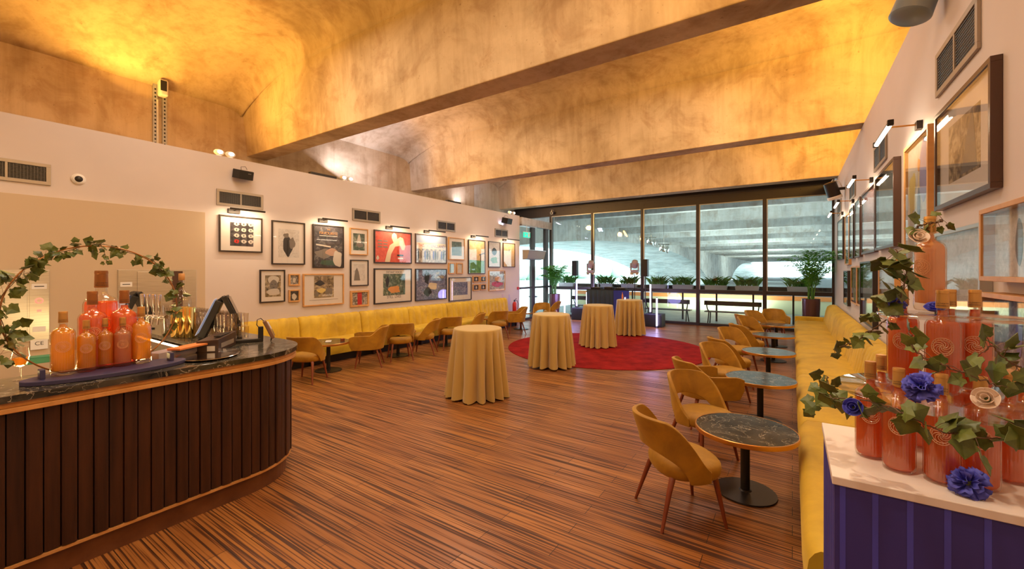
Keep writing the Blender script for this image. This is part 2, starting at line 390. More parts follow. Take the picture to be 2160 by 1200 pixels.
# ---- window wall
mull = [atY(x, 600, YW)[0] for x in (1250, 1355, 1472, 1613)]
struct('wall_window_header', MB().box(-10.4, XR, YW - .02, YW + .16, 4.2, 4.8), 'winframe')
struct('wall_window_spandrel', MB().box(-10.4, 3.2, YW + .02, YW + .14, 4.78, 6.4), 'winframe')
edges = [XL + .05] + mull + [XR]
fr = MB()
for x in edges[:-1]: fr.box(x - .055, x + .055, YW - .04, YW + .12, 0, 4.2)
fr.box(edges[-1] - .06, edges[-1], YW - .02, YW + .12, 0, 4.2)
fr.box(XL, XR, YW - .03, YW + .12, 0, .09); fr.box(XL, XR, YW - .03, YW + .12, 1.12, 1.245)
struct('window_frame', fr, 'winframe', bevel=.006)
sv = MB()
for i in range(5):
    a, b = edges[i] + .055, edges[i + 1] - .055
    sv.box(a, a + .03, YW - .05, YW - .035, 1.245, 4.2); sv.box(a, b, YW - .045, YW - .03, 4.175, 4.205)
struct('window_bead', sv, 'silver')
for i in range(5):
    a, b = edges[i] + .055, edges[i + 1] - .055
    struct('window_%d' % (i + 1), MB().box(a, b, YW + .04, YW + .05, 1.245, 4.2).box(a, b, YW + .04, YW + .05, .09, 1.12), 'pane')
# bolts on the header
bl = MB()
for i in range(26): bl.ball((XL + .3 + i * .37, YW - .025, 4.36 + .06 * (i % 2)), .012, 8, 5)
struct('trim_3', bl, 'black')
struct('trim_4', MB().box(XL, XR, YW - .05, YW, 4.5, 4.56), 'winframe')
# return wall of glass with doors at the end of the left wall
rt = MB()
for px in (1123, 1151): y = atX(px, 600, XL)[1]; rt.box(XL - .06, XL + .06, y - .12, y + .12, 0, 3.64)
rt.box(XL - .05, XL + .05, 13.4, YW, 1.2, 1.27); rt.box(XL - .05, XL + .05, 13.4, YW, 0, .08)
struct('door_frame', rt, 'winframe', bevel=.005)
struct('door_1', MB().box(XL - .006, XL + .006, 13.4, YW, .08, 3.64), 'pane')
struct('wall_return_beam', MB().box(XL - .1, XL + .1, 13.4, YW, 3.64, 3.93), 'concrete_out')
struct('trim_5', MB().box(XL - .08, XL + .12, 13.4, 14.5, 3.60, 3.66), 'silver')
# ---- outside ground, river, far bank
struct('ground', MB().box(-10.4, 16, YW + .1, 150, -.1, -.001), 'pave')
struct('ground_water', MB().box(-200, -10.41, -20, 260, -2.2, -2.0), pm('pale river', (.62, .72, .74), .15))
struct('ground_right', MB().box(16, 60, YW, 150, -.2, -.05), 'pave')
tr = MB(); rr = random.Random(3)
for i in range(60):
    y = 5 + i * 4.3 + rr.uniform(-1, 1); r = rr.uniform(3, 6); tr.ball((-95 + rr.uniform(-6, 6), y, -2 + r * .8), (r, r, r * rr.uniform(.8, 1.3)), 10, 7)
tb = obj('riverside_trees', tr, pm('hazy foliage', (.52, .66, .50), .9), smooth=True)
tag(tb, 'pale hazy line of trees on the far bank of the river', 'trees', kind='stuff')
# low terrace walls with the planters
struct('wall_terrace_ledge', MB().box(XL, 3.0, 17.0, 17.35, 1.12, 1.19).box(XL, 3.0, 17.36, 17.46, 1.19, 1.33), 'winframe')
rail = MB()
for i in range(10): rail.box(XL + .2 + i * 1.2, XL + .26 + i * 1.2, 17.38, 17.44, 0, 1.19)
struct('trim_6', rail, 'winframe')
struct('wall_terrace_low', MB().box(-10.3, 16, 22.0, 22.3, -.0, .60), 'cream')
struct('trim_7', MB().box(-10.3, 16, 21.9, 22.32, .60, .78), 'orange')

# ================================================================ BENCHES
def bench(side, xf, xw, y0, y1, seams, top, label):
    # side +1: sits on the right wall and faces -X; -1: left wall, faces +X
    t = thing('banquette', label, 'bench', ((xf + xw) / 2, (y0 + y1) / 2, 0)); ox, oy = t.location[0], t.location[1]
    d = 1 if xw > xf else -1; wdt = abs(xw - xf)
    X = lambda a: xf + d * a - ox
    bounds = [y0] + [s for s in seams if y0 < s < y1] + [y1]
    for a, b in zip(bounds, bounds[1:]):
        # seat cushion with a rolled front
        sec = [(.0, .17), (-.01, .30), (.0, .39), (.025, .43), (.07, .45), (wdt * .5, .465), (wdt * .70, .455), (wdt * .74, .42), (wdt * .74, .17)]
        m = MB(); n = len(sec); k = 14; vs = []
        for i in range(k + 1):
            v = i / k; e = min(v, 1 - v) * (b - a); pinch = .018 * math.exp(-(e / .03) ** 2); y = a + .003 + (b - a - .006) * v - oy
            for j, (p, z) in enumerate(sec): vs.append((X(p + (pinch if j < 4 else 0)), y, z - (pinch if 1 < j < 7 else 0)))
        m.add(vs, [(i * n + j, i * n + (j + 1) % n, (i + 1) * n + (j + 1) % n, (i + 1) * n + j) for i in range(k) for j in range(n)] + [tuple(range(n)), tuple(range(k * n, (k + 1) * n))])
        obj('seat_cushion', m, 'bench', t, smooth=True, angle=50)
        # fluted back, rolled over at the top
        w0 = wdt
        bs = [(w0 * .70, .42), (w0 * .715, .50), (w0 * .74, .62), (w0 * .765, top - .16), (w0 * .80, top - .06), (w0 * .86, top - .01), (w0 * .93, top), (w0 - .02, top - .015), (w0 - .015, .42)]
        flut = max(2, round((b - a) / .21)); m = MB(); n = len(bs); k = flut * 8; vs = []
        for i in range(k + 1):
            v = i / k; ph = (v * flut) % 1; bul = .028 * (abs(sin(pi * v * flut)) ** .55); e = min(v, 1 - v) * (b - a); bul -= .02 * math.exp(-(e / .02) ** 2); y = a + .002 + (b - a - .004) * v - oy
            for j, (p, z) in enumerate(bs):
                q = bul * (1 if j < 5 else (.6 if j < 7 else 0)); vs.append((X(p - q), y, z + (bul * .5 if 3 < j < 8 else 0)))
        m.add(vs, [(i * n + j, i * n + (j + 1) % n, (i + 1) * n + (j + 1) % n, (i + 1) * n + j) for i in range(k) for j in range(n)] + [tuple(range(n)), tuple(range(k * n, (k + 1) * n))])
        obj('backrest', m, 'bench', t, smooth=True, angle=70)
    def bx(a0, a1, ya, yb, z0, z1):
        p, q = sorted((X(a0), X(a1))); return MB().box(p, q, ya - oy, yb - oy, z0, z1)
    obj('base', bx(.12, wdt - .03, y0 + .05, y1 - .05, 0.0, .17), 'black', t)
    y = y0 + .12
    while y < y1:
        obj('leg', bx(.04, .09, y, y + .05, 0, .17), 'darkwood', t); y += 1.48
    return t, bx
t, bx = bench(1, .055, XR, 2.72, 15.0, [5.04, 7.3, 9.6, 11.9], .93, 'long yellow velvet banquette running from the blue plinth to the palm, rolled fluted back')
obj('arm', bx(0, .99, 14.97, 15.12, .17, .56), 'bench', t, bevel=.03)
bench(-1, -7.88, XL, 3.12, 12.36, [3.3, 4.77, 6.25, 7.72, 9.2, 10.73], .93, 'long yellow velvet banquette under the wall of pictures, its back fluted in wide channels')

# ================================================================ TABLES
def round_table(x, y, label, first=[None]):
    if first[0]: return dup(first[0], (x, y, 0), 0, label)
    t = thing('bistro_table', label, 'table', (x, y, 0), 0, 'round marble tables along the benches'); first[0] = t
    obj('table_top', MB().lathe([(.375, .528), (.383, .532), (.383, .55)], 64), 'marble', t, smooth=True)
    rim = MB().lathe([(.375, .512), (.392, .514), (.394, .53), (.394, .548), (.390, .5515), (.384, .5515), (.383, .54), (.375, .527)], 64)
    obj('brass_rim', rim, 'brass', t, smooth=True, angle=30)
    obj('underplate', MB().lathe([(.13, .500), (.13, .512)], 32), 'black', t)
    obj('column', MB().lathe([(.036, .014), (.036, .502)], 24), 'black', t, smooth=True)
    obj('base', MB().lathe([(.235, 0), (.24, .004), (.238, .014), (.05, .020), (.04, .03)], 48), 'blackm', t, smooth=True, angle=30)
    return t
RT = [(4.11, 'closest to the blue bottle plinth'), (6.14, 'second in the row from the bottle display'), (8.25, 'third in the row from the bottle display'),
      (10.43, 'fourth in the row from the bottle display'), (12.45, 'last before the glass wall beside the plain bench')]
for y, l in RT: round_table(-.337, y, 'round marble table with brass rim, ' + l)
LT = [(4.72, 'beside the bar end, carrying a card'), (6.42, 'second along the picture wall'), (8.0, 'third along the picture wall'), (9.75, 'fourth along the picture wall'), (11.55, 'last at the far end of the picture wall')]
for y, l in LT: round_table(-7.36, y, 'round marble table with brass rim, ' + l)
tag(obj('menu_card', MB().cbox((0, 0, .004), (.10, .17, .006)), 'paper', loc=(-7.36, 4.72, .552), rot=(0, 0, .9)), 'white menu card lying on the table by the bar end', 'card')
tag(obj('small_box', MB().cbox((0, 0, .025), (.06, .06, .05)), 'redwood', loc=(-7.18, 4.90, .551), bevel=.004), 'small brown box on the table by the bar end', 'box')

# ================================================================ CHAIRS
def superell(a, b, n, k, e=2.6):
    out = []
    for i in range(n):
        th = 2 * pi * i / n; cx = cos(th); sy = sin(th)
        out.append((a * (abs(cx) ** (2 / e)) * (1 if cx >= 0 else -1), b * (abs(sy) ** (2 / e)) * (1 if sy >= 0 else -1)))
    return out
def seat_mb():
    m = MB(); prof = [(.80, .350), (.93, .358), (.985, .385), (1.0, .42), (.985, .445), (.93, .462), (.80, .472), (.5, .478), (.2, .480)]
    n = 48; vs = []
    for (k, z) in prof:
        for (x, y) in superell(.258, .245, n, 1): vs.append((x * k * (1 + .04 * (y > 0)), y * k + .025, z))
    L = len(prof)
    m.add(vs, [(i * n + j, i * n + (j + 1) % n, (i + 1) * n + (j + 1) % n, (i + 1) * n + j) for i in range(L - 1) for j in range(n)] + [tuple(range(n)), tuple(range((L - 1) * n, L * n))])
    return m
def sm(x): x = max(0, min(1, x)); return x * x * (3 - 2 * x)
def shell_mb(arm):
    def fn(u, v):
        w = 2 * u - 1; a = abs(w)
        if arm:
            th = w * R(128); zt = .80 - .01 * (a / .35) ** 2 if a < .35 else .79 - .155 * sm((a - .35) / .30)
            if a > .93: zt -= .03 * sm((a - .93) / .07)
            zb = .335 + (.14 * (1 - sm(a / .22)) if a < .22 else 0) * 0 + .0; zb = .36 if a > .3 else .36 + .0
            ax, by = .285, .27
            if a > .93: zb += .12 * sm((a - .93) / .07) ** 2
        else:
            th = w * R(112); zt = .805 - .012 * (a / .42) ** 2 if a < .42 else .793 - .35 * sm((a - .42) / .62) * 1.03
            zb = max(.352, .352 + .215 * sqrt(max(0, 1 - (a / .66) ** 2)))
            ax, by = .272, .262
        z = zb + (zt - zb) * v; x = ax * sin(th); y = -by * cos(th)
        if arm and a > .7: y += .17 * (a - .7) / .3; x = (ax + .0) * sin(R(128) * .7) * (1 if w > 0 else -1) * (1 + .08 * (a - .7) / .3)
        k = max(0, cos(th)); tilt = (z - .42)
        y -= tilt * .20 * k + .02 * sm((z - .6) / .2) * k
        x *= 1 + (.10 if not arm else .06) * tilt / .4 * (1 - .6 * k)
        y -= .03 * (1 - k) * 0
        return (x, y, z)
    return MB().grid(fn, 44, 14)
def leg_mb(sx, sy):
    top = Vector((sx * .175, sy * .165 + .01, .37)); foot = Vector((sx * .235, .235 if sy > 0 else -.265, 0))
    pts = [top + Vector((-sx * .05, -sy * .04, .0)), top + Vector((-sx * .012, -sy * .01, -.002)), top + Vector((sx * .006, sy * .006, -.03)), top.lerp(foot, .3), top.lerp(foot, .65), foot]
    m = MB(); rad = [.018, .024, .023, .02, .016, .012]; vs = []
    for p, r in zip(pts, rad):
        n = 10
        for k in range(n): a = 2 * pi * k / n; vs.append(p + Vector((r * cos(a), r * 1.0 * sin(a), 0)) + Vector((0, 0, 0)))
    n = 10
    m.add(vs, [(i * n + j, i * n + (j + 1) % n, (i + 1) * n + (j + 1) % n, (i + 1) * n + j) for i in range(5) for j in range(n)] + [tuple(range(n)), tuple(range(50, 60))])
    return m
def make_chair(arm):
    t = thing('lounge_armchair' if arm else 'dining_chair', 'x', 'chair', (0, 0, 0))
    obj('seat', seat_mb(), 'velvet', t, smooth=True, angle=60)
    sh = obj('backrest', shell_mb(arm), 'velvet', t, smooth=True, angle=80, solid=.034); sh.modifiers.new('soft', 'BEVEL').width = .011
    sh.modifiers['soft'].segments = 3; sh.modifiers['soft'].limit_method = 'ANGLE'; sh.modifiers['soft'].angle_limit = R(50)
    for sx in (-1, 1):
        for sy in (-1, 1): obj('leg', leg_mb(sx, sy), 'redwood', t, smooth=True)
    return t
CH = {}
def place_chair(x, y, deg, arm, label):
    rz = R(deg - 90)
    g = None
    if arm not in CH:
        CH[arm] = t = make_chair(arm); t.location = (x, y, 0); t.rotation_euler = (0, 0, rz); t['label'] = label; return t
    return dup(CH[arm], (x, y, 0), rz, label)
G1 = 'mustard velvet open-back chair, '
G2 = 'mustard velvet armchair, '
CHS = [(-.735, 3.485, 40, 0, 'nearest to the blue bottle plinth at the first marble table'), (-.78, 4.70, -35, 0, 'inner face visible, behind the first marble table by the plinth'),
       (-.93, 5.72, 35, 1, 'at the second marble table from the plinth'), (-.83, 6.86, -35, 0, 'facing the plinth across the second marble table'),
       (-.84, 7.75, 35, 0, 'mostly hidden, on the near side of the third marble table'), (-.86, 8.95, -35, 0, 'beyond the third marble table, its open back facing the plinth'),
       (-.76, 9.95, 30, 0, 'seen from behind at the near side of the fourth marble table'), (-.76, 11.35, -35, 0, 'beyond the fourth marble table beside the plain bench'),
       (-.88, 12.15, 30, 0, 'only a sliver showing, before the last marble table by the glass'), (-.76, 13.2, -35, 0, 'beyond the last marble table before the glass wall'),
       (-.42, 14.05, -80, 1, 'alone by the glass wall next to the end of the plain bench')]
for x, y, a, arm, l in CHS: place_chair(x, y, a, arm, (G2 if arm else G1) + l)
LCH = [(-6.98, 4.08, 120, 0, 'beside the rounded bar end'), (-7.045, 5.41, 225, 1, 'at the first table from the bar, turned toward it'), (-7.02, 6.18, 148, 0, 'seen from behind beside the armchair at the bar'),
       (-7.0, 6.88, 215, 0, 'in profile, halfway along the picture wall'), (-7.0, 7.72, 150, 0, 'partly behind the nearest cloth covered high table'), (-6.98, 8.55, 215, 0, 'only its tip showing above the nearest high table'),
       (-6.88, 9.56, 150, 0, 'seen from behind just past the nearest high table'), (-7.02, 10.72, 225, 1, 'at the far end of the picture wall'), (-7.05, 12.35, 290, 0, 'seat in view, at the last table along the picture wall'),
       (-7.25, 13.4, 200, 0, 'seen in profile beside the big plum plant pot')]
for x, y, a, arm, l in LCH: place_chair(x, y, a, arm, (G2 if arm else G1) + l)

# ================================================================ COCKTAIL TABLES
def cloth(seed, base):
    r = random.Random(seed); n = 15; ph = [r.uniform(-.10, .10) for _ in range(n)]; am = [r.uniform(.6, 1.35) for _ in range(n)]; hem = [r.uniform(0, .016) for _ in range(n)]
    def fold(a):
        q = (a / (2 * pi) * n) % n; i = int(q); f = q - i; A = am[i] * (1 - f) + am[(i + 1) % n] * f
        return A, q
    def fn(u, v):
        a = 2 * pi * u; A, q = fold(a + .10 * sin(3 * a + seed)); w = 1 - abs(sin(pi * q)) ** .8 * .0 - (1 - (cos(2 * pi * q) * .5 + .5) ** .45)
        z = 1.012 * (1 - v) + .0 * v
        rr = .368 + (base - .368) * v ** .85; ampl = .17 * A * min(1, v * 1.35) ** .9
        rad = rr - ampl * (1 - w) + .012 * sin(5 * a + seed) * v
        z += (.008 + hem[int(q) % n] + .018 * (1 - w)) * sm((v - .9) / .1)
        return (rad * cos(a), rad * sin(a), z)
    m = MB(); nu, nv = 260, 30; m.grid(fn, nu, nv)
    m2 = MB()
    vs = []
    for (r0, z0) in ((.02, 1.033), (.30, 1.033), (.348, 1.032), (.362, 1.026), (.368, 1.012)):
        for i in range(nu + 1): a = 2 * pi * i / nu; vs.append((r0 * cos(a), r0 * sin(a), z0))
    k = nu + 1
    m2.add(vs, [(j * k + i, j * k + i + 1, (j + 1) * k + i + 1, (j + 1) * k + i) for j in range(4) for i in range(nu)] + [tuple(range(nu - 1, -1, -1))])
    m.merge(m2); return m
CT = [(-4.0, 5.05, .50, 'standing on the bare timber nearest the bar'), (-4.0, 7.40, .485, 'standing at the near edge of the red rug'), (-4.07, 10.0, .475, 'standing in the middle of the red rug'), (-4.02, 12.3, .47, 'standing at the rug edge by the stage gear')]
for i, (x, y, b, l) in enumerate(CT):
    t = thing('cocktail_table', 'tall round table under gold cloth, ' + l, 'table', (x, y, .0115 if i else 0))
    obj('table_top', MB().lathe([(.355, .99), (.36, 1.0), (.36, 1.025)], 48), 'darkwood', t); obj('column', MB().lathe([(.03, .02), (.03, .99)], 16), 'chrome', t); obj('base', MB().lathe([(.24, 0), (.24, .02)], 32), 'chrome', t)
    c = obj('tablecloth', cloth(i + 1, b), 'satin', None, smooth=True, angle=80, loc=(x, y, .0125 if i else .001), rot=(0, 0, i * .7)); bm = bmesh.new(); bm.from_mesh(c.data); bmesh.ops.remove_doubles(bm, verts=bm.verts, dist=.0004); bmesh.ops.recalc_face_normals(bm, faces=bm.faces); bm.to_mesh(c.data); bm.free(); c.data.shade_smooth()
    tag(c, 'gold cloth over the high table ' + l, 'tablecloth', 'gold cloths of the high tables')
tag(obj('round_rug', MB().lathe([(2.37, 0), (2.39, .004), (2.385, .011)], 96), 'rug', loc=(-3.86, 9.92, 0)), 'large round red rug on the timber floor under the high tables', 'rug')

# ================================================================ BAR
ZB = 1.18
def lpath(off, ext=0):
    # outer edge of the L shaped bar moved inwards by off (metres)
    x0, y1 = -3.74 - off, 2.35 - off; r = .62 - off; pts = [(x0, -2.6), (x0, y1 - r)]
    for k in range(1, 15): a = pi / 2 * k / 14; pts.append((x0 - r + r * cos(a), y1 - r + r * sin(a)))
    pts.append((-7.4, y1)); return pts
def band(off0, off1, z0, z1):
    a = lpath(off0); b = lpath(off1); return MB().prism(a + b[::-1], z0, z1)
bar = thing('bar_counter', 'long dark fluted wooden bar rounding a corner, on a recessed plinth', 'bar', (-4.1, 0, 0)); B0 = Vector((-4.1, 0, 0))
def rel(m, o=B0): m.v = [tuple(Vector(v) - o) for v in m.v]; return m
obj('body', rel(band(.085, .60, .17, 1.08)), 'darkwood', bar)
obj('kick_plinth', rel(band(.10, .58, 0, .175)), 'kick', bar)
obj('wood_edge', rel(band(.012, .12, 1.075, 1.105).merge(band(.022, .12, 1.105, 1.14))), 'oak', bar, bevel=.004)
obj('bottom_trim', rel(band(.055, .2, .155, .175)), 'oak', bar)
# fluted slats: half round battens along the front
def along(path, step):
    out = []; acc = 0; P = [Vector((p[0], p[1])) for p in path]
    for a, b in zip(P, P[1:]):
        L = (b - a).length; d = (b - a) / L; s = -acc
        while s + step <= L + 1e-6: s += step; out.append((a + d * s, d))
        acc = L - s
    return out
sl = MB(); al = along(lpath(.075), .074)
for i, (p, d) in enumerate(al):
    nrm = Vector((d.y, -d.x)); w = .036; dep = .016 + .008 * (i % 2)
    for k in range(5):
        pass
    prof = [(-w, 0), (-w * .92, dep * .8), (-w * .6, dep), (w * .6, dep), (w * .92, dep * .8), (w, 0), (w, -.02), (-w, -.02)]
    sl.prism([tuple(p + d * a + nrm * b) for a, b in prof][::-1], .18, 1.075)
o = obj('slats', rel(sl), 'darkwood', bar); o['kind'] = 'stuff'
ct = obj('bar_worktop', band(0, .64, 1.14, ZB), 'marble', bevel=.008); tag(ct, 'dark green marble worktop running round the bar', 'worktop')
# inner work shelf with the lit strip
sh = thing('back_bar_shelf', 'lower steel work shelf inside the bar with a lit strip above it', 'shelf', (-6, 1.4, 0))
o6 = Vector((-6, 1.4, 0))
obj('shelf_top', rel(MB().box(-7.3, -4.42, 1.10, 1.73, .90, .93), o6), 'steel', sh)
obj('cabinet', rel(MB().box(-7.3, -4.5, 1.14, 1.73, 0, .90), o6), 'steel', sh)
obj('light_strip', rel(MB().box(-7.2, -4.45, 1.695, 1.705, 1.10, 1.118), o6), 'ledw', sh)
obj('light_strip', rel(MB().box(-4.43, -4.42, -1.5, 1.6, 1.10, 1.118), o6), 'ledw', sh)  # second strip is made up, a source for the bottle backlight
light('AREA', (-4.47, .6, 1.15), (-4.05, .7, 1.5), 16, (1, .66, .25), 2.0, .05)  # added area lamp, lights the bar bottles from behind
light('AREA', (-5.9, 1.66, 1.09), (-5.9, 1.35, .9), 22, (1, .70, .32), 2.6, .04)

# ---- bottles
def bottle_parts(t, h, wmat, fill=1.0, cap='capm'):
    k = h
    wave = lambda a, z: 1 + (.022 * cos(32 * a) if .02 * k < z < .66 * k else 0)
    P = [(.085, .0), (.112, .004), (.123, .02), (.126, .05), (.126, .655), (.122, .685), (.108, .71), (.082, .73), (.056, .745), (.046, .762), (.042, .79), (.042, .86)]
    obj('glass', MB().lathe([(r * k, z * k) for r, z in P], 128, wave=wave), 'bottleglass', t, smooth=True, angle=60)
    I = [(.07, .02), (.10, .025), (.114, .05), (.116, .64), (.112, .675), (.098, .70), (.072, .721), (.046, .742), (.035, .765), (.034, .80)]
    if wmat in ('amber', 'peach'): I = [(.07, .075), (.108, .082), (.114, .095)] + I[3:]
    if fill < 1: I = [p for p in I if p[1] <= fill] + [(.112, fill)]
    obj('wine', MB().lathe([(r * k, z * k) for r, z in I], 64, wave=lambda a, z: 1 + (.022 * cos(32 * a) if z < .62 * k else 0)), wmat, t, smooth=True, angle=60)
    c = obj('cap', MB().lathe([(.049 * k, .825 * k), (.050 * k, .835 * k), (.047 * k, .965 * k), (.049 * k, .968 * k), (.049 * k, .985 * k), (.046 * k, 1.0 * k), (.02 * k, 1.0 * k)], 40), cap, t, smooth=True, angle=30)
    em = MB()
    def P3(a, b):  # a: angle offset, b: height; wraps on the body
        r = .129 * k; return (r * sin(a), -r * cos(a), b)
    zc = .46 * k
    em.tube([P3(.62 * cos(q * 2 * pi / 40), zc + .085 * k * sin(q * 2 * pi / 40)) for q in range(40)], .0032 * k, 5, closed=True)
    em.tube([P3(.50 * cos(q * 2 * pi / 32), zc + .066 * k * sin(q * 2 * pi / 32)) for q in range(32)], .0030 * k, 5, closed=True)
    for q in range(8):
        a0 = q * pi / 4; pts = [P3((.06 + .40 * s / 8) * cos(a0 + s * .22), zc + (.008 + .052 * s / 8) * k * sin(a0 + s * .22)) for s in range(9)]; em.tube(pts, .0042 * k, 5, r2=.002 * k)
    for q in range(22): a0 = q * 2 * pi / 22; em.ball(P3(.56 * cos(a0), zc + .0755 * k * sin(a0)), .004 * k, 6, 4)
    obj('emblem', em, 'emblem', t, smooth=True)
BOT = {}
def bottle(loc, h, w, label, rz=0, fill=1, cap='capm', group=None, word=True, wide=0):
    key = (round(h, 3), w, fill, cap)
    if key in BOT: t = dup(BOT[key], loc, rz, label, group)
    else:
        t = thing('wine_bottle', label, 'bottle', loc, rz, group); bottle_parts(t, h, w, fill, cap)
        if word: text('ULTIMATE', .0062 * h / .37, 'ink', [c for c in t.children if c.name.startswith('cap')][0], (0, -.0505 * h, .872 * h), (R(90), 0, 0), ext=.0003, space=1.1); text('PROVENCE', .0062 * h / .37, 'ink', [c for c in t.children if c.name.startswith('cap')][0], (0, -.051 * h, .850 * h), (R(90), 0, 0), ext=.0003)
        BOT[key] = t
    if wide: t.scale = (wide, wide, 1)
    return t
def face(x, y): return atan2(-y, -x) + pi / 2   # turn the emblem (local -Y) to the camera
def fc(p): return atan2(p[1], p[0]) - pi / 2
# oval stand and the bottles on the bar
OC = (-4.0, .90)
st = thing('oval_display_stand', 'dark navy oval board lying on the bar under the bottles', 'stand', (OC[0], OC[1], ZB + .001))
obj('board', MB().prism([(.18 * cos(2 * pi * k / 64), .43 * sin(2 * pi * k / 64)) for k in range(64)], 0, .028), 'navy', st, bevel=.004)
for s in (-1, 1): obj('hoop_bracket', MB().cbox((0.0, s * .335, .058), (.07, .025, .06)), 'navy', st, bevel=.003)
ZS = ZB + .030
BL = [((133, 796), .420, 'amber', 'large orange bottle beside the wine glass, end of the front row'), ((182, 788), .352, 'amber', 'small bottle of orange wine, second in the front row'),
      ((221, 780), .352, 'amber', 'small bottle of orange wine, middle of the front row'), ((259, 776), .352, 'peach', 'small bottle of paler wine, fourth in the front row'), ((298, 770), .420, 'amber', 'large yellow-orange bottle beside the glove box, front row')]
for (q, h, w, l) in BL:
    p = atZ(q[0], q[1] - 3, ZS); r = .125 * h; d = sqrt(p[0] ** 2 + p[1] ** 2)
    x, y = p[0] * (1 + r * .8 / d), p[1] * (1 + r * .8 / d); bottle((x, y, ZS), h, w, l + ' on the oval stand', fc((x, y)), wide=1.1)
for (x, y, h, l) in ((-4.125, .825, .545, 'on the oval stand, wine glass side'), (-4.12, .995, .545, 'on the oval stand, glove box side')):
    bottle((x, y, ZS), h, 'rose', 'tall dark orange wine bottle ' + l, fc((x, y)), cap='capd', wide=1.08)
bottle((-4.285, .905, ZB + .001), .72, 'rose', 'giant dark orange wine bottle at the back behind the oval stand, tallest of all', fc((-4.2, .8)), fill=.68, cap='capd', wide=1.08)

# ---- ivy
def ivy_leaf(s):
    pts = [(0, 0), (.20, -.16), (.48, -.10), (.50, .12), (.68, .36), (.47, .48), (.30, .70), (0, 1.0), (-.30, .70), (-.47, .48), (-.68, .36), (-.50, .12), (-.48, -.10), (-.20, -.16)]
    m = MB(); vs = [(0, .3, .06)] + [(x, y, .05 * (abs(x) * -2) + .06 * y * y * -1) for x, y in pts]
    fs = [(0, 1 + i, 1 + (i + 1) % 14) for i in range(14)]; m.add([(x * s, y * s, z * s) for x, y, z in vs], fs); return m
def leaf_at(m, p, d, s, rnd):
    up = Vector((rnd.uniform(-1, 1), rnd.uniform(-1, 1), rnd.uniform(-.6, 1)))
    y = Vector(d).normalized(); x = y.cross(up).normalized(); z = x.cross(y); M4 = Matrix.Translation(p) @ Matrix((x, y, z)).transposed().to_4x4()
    m.merge(ivy_leaf(s), M4)
def garland(name, label, pts, n, s, spread, seed, flowers=(), base=None, extra=()):
    rnd = random.Random(seed); P = [Vector(p) for p in pts]; base = base or P[0]; t = thing(name, label, 'garland', base); B = Vector(base)
    vine = MB(); dense = []
    for i in range(len(P) - 1):
        for k in range(6): dense.append(P[i].lerp(P[i + 1], k / 6) + Vector([rnd.uniform(-.004, .004) for _ in range(3)]))
    dense.append(P[-1]); vine.tube([p - B for p in dense], .0022, 6); lf = MB()
    for e in extra:
        E_ = [Vector(q) - B for q in e]; vine.tube(E_, .0016, 5)
        for q in E_[1:]:
            for _ in range(2): leaf_at(lf, q + Vector([rnd.uniform(-.012, .012) for _ in range(3)]), (rnd.uniform(-1, 1), rnd.uniform(-1, 1), rnd.uniform(-.8, .6)), s * rnd.uniform(.6, .95), rnd)
    for i in range(n):
        p = dense[int((i + .5) * len(dense) / n)] - B; off = Vector([rnd.gauss(0, spread) for _ in range(3)]); q = p + off
        vine.tube([p, (p + q) / 2 + Vector((0, 0, .004)), q], .0010, 4); leaf_at(lf, q, off + Vector((0, 0, -.2 * spread)), s * rnd.uniform(.6, 1.15), rnd)
    obj('vine', vine, 'stem', t, smooth=True); f = obj('leaves', lf, 'ivy', t, solid=.0012); f['kind'] = 'stuff'
    return t
def carnation(r, seed, ruffle=True):
    rnd = random.Random(seed); m = MB()
    for k in range(46 if ruffle else 14):
        a = rnd.uniform(0, 2 * pi); e = rnd.uniform(-.2, 1.45); L = r * rnd.uniform(.75, 1.05); w = r * (.42 if ruffle else .62)
        d = Vector((cos(a) * cos(e), sin(a) * cos(e), sin(e))); sd = d.cross(Vector((0, 0, 1))); sd = sd.normalized() if sd.length > .01 else Vector((1, 0, 0)); up = sd.cross(d)
        vs = []; 
        for i in range(4):
            for j in range(5):
                s = i / 3; u = (j - 2) / 2; ww = w * (s ** .7) * .5
                vs.append(d * L * s + sd * ww * u * 1.6 + up * (r * .10 * sin(j * 2.4 + k) * s * (1 if ruffle else .3) - r * .12 * s * s))
        m.add(vs, [(i * 5 + j, i * 5 + j + 1, (i + 1) * 5 + j + 1, (i + 1) * 5 + j) for i in range(3) for j in range(4)])
    return m
def rose(r, seed):
    m = MB(); rnd = random.Random(seed)
    for ring, (n, rr, h, op) in enumerate(((3, .30, .95, .1), (4, .55, .9, .3), (5, .85, .75, .7))):
        for k in range(n):
            a0 = 2 * pi * k / n + ring * .6; vs = []
            for i in range(5):
                for j in range(7):
                    v = i / 4; u = (j - 3) / 3; a = a0 + u * (1.1 * pi / n); q = rr * (.35 + .65 * sin(v * pi * .62)) + op * .35 * v * v; z = h * v - .15 * u * u * v - op * .35 * max(0, v - .7)
                    vs.append((r * q * cos(a), r * q * sin(a), r * z))
            m.add(vs, [(i * 7 + j, i * 7 + j + 1, (i + 1) * 7 + j + 1, (i + 1) * 7 + j) for i in range(4) for j in range(6)])
    return m
def flower(kind, loc, r, label, rot=(0, 0, 0), seed=1, parent=None):
    mb = carnation(r, seed) if kind == 'c' else rose(r, seed); mat = 'whitepetal' if kind == 'w' else 'bluepetal'
    t = thing('artificial_flower', label, 'flower', loc); t.rotation_euler = rot
    f = obj('petals', mb, mat, t, smooth=True, solid=.0008, angle=80); f['kind'] = 'stuff'
    obj('flower_base', MB().ball((0, 0, 0), r * .28, 10, 6), 'ivy' if kind != 'w' else 'ivy', t, smooth=True); return t

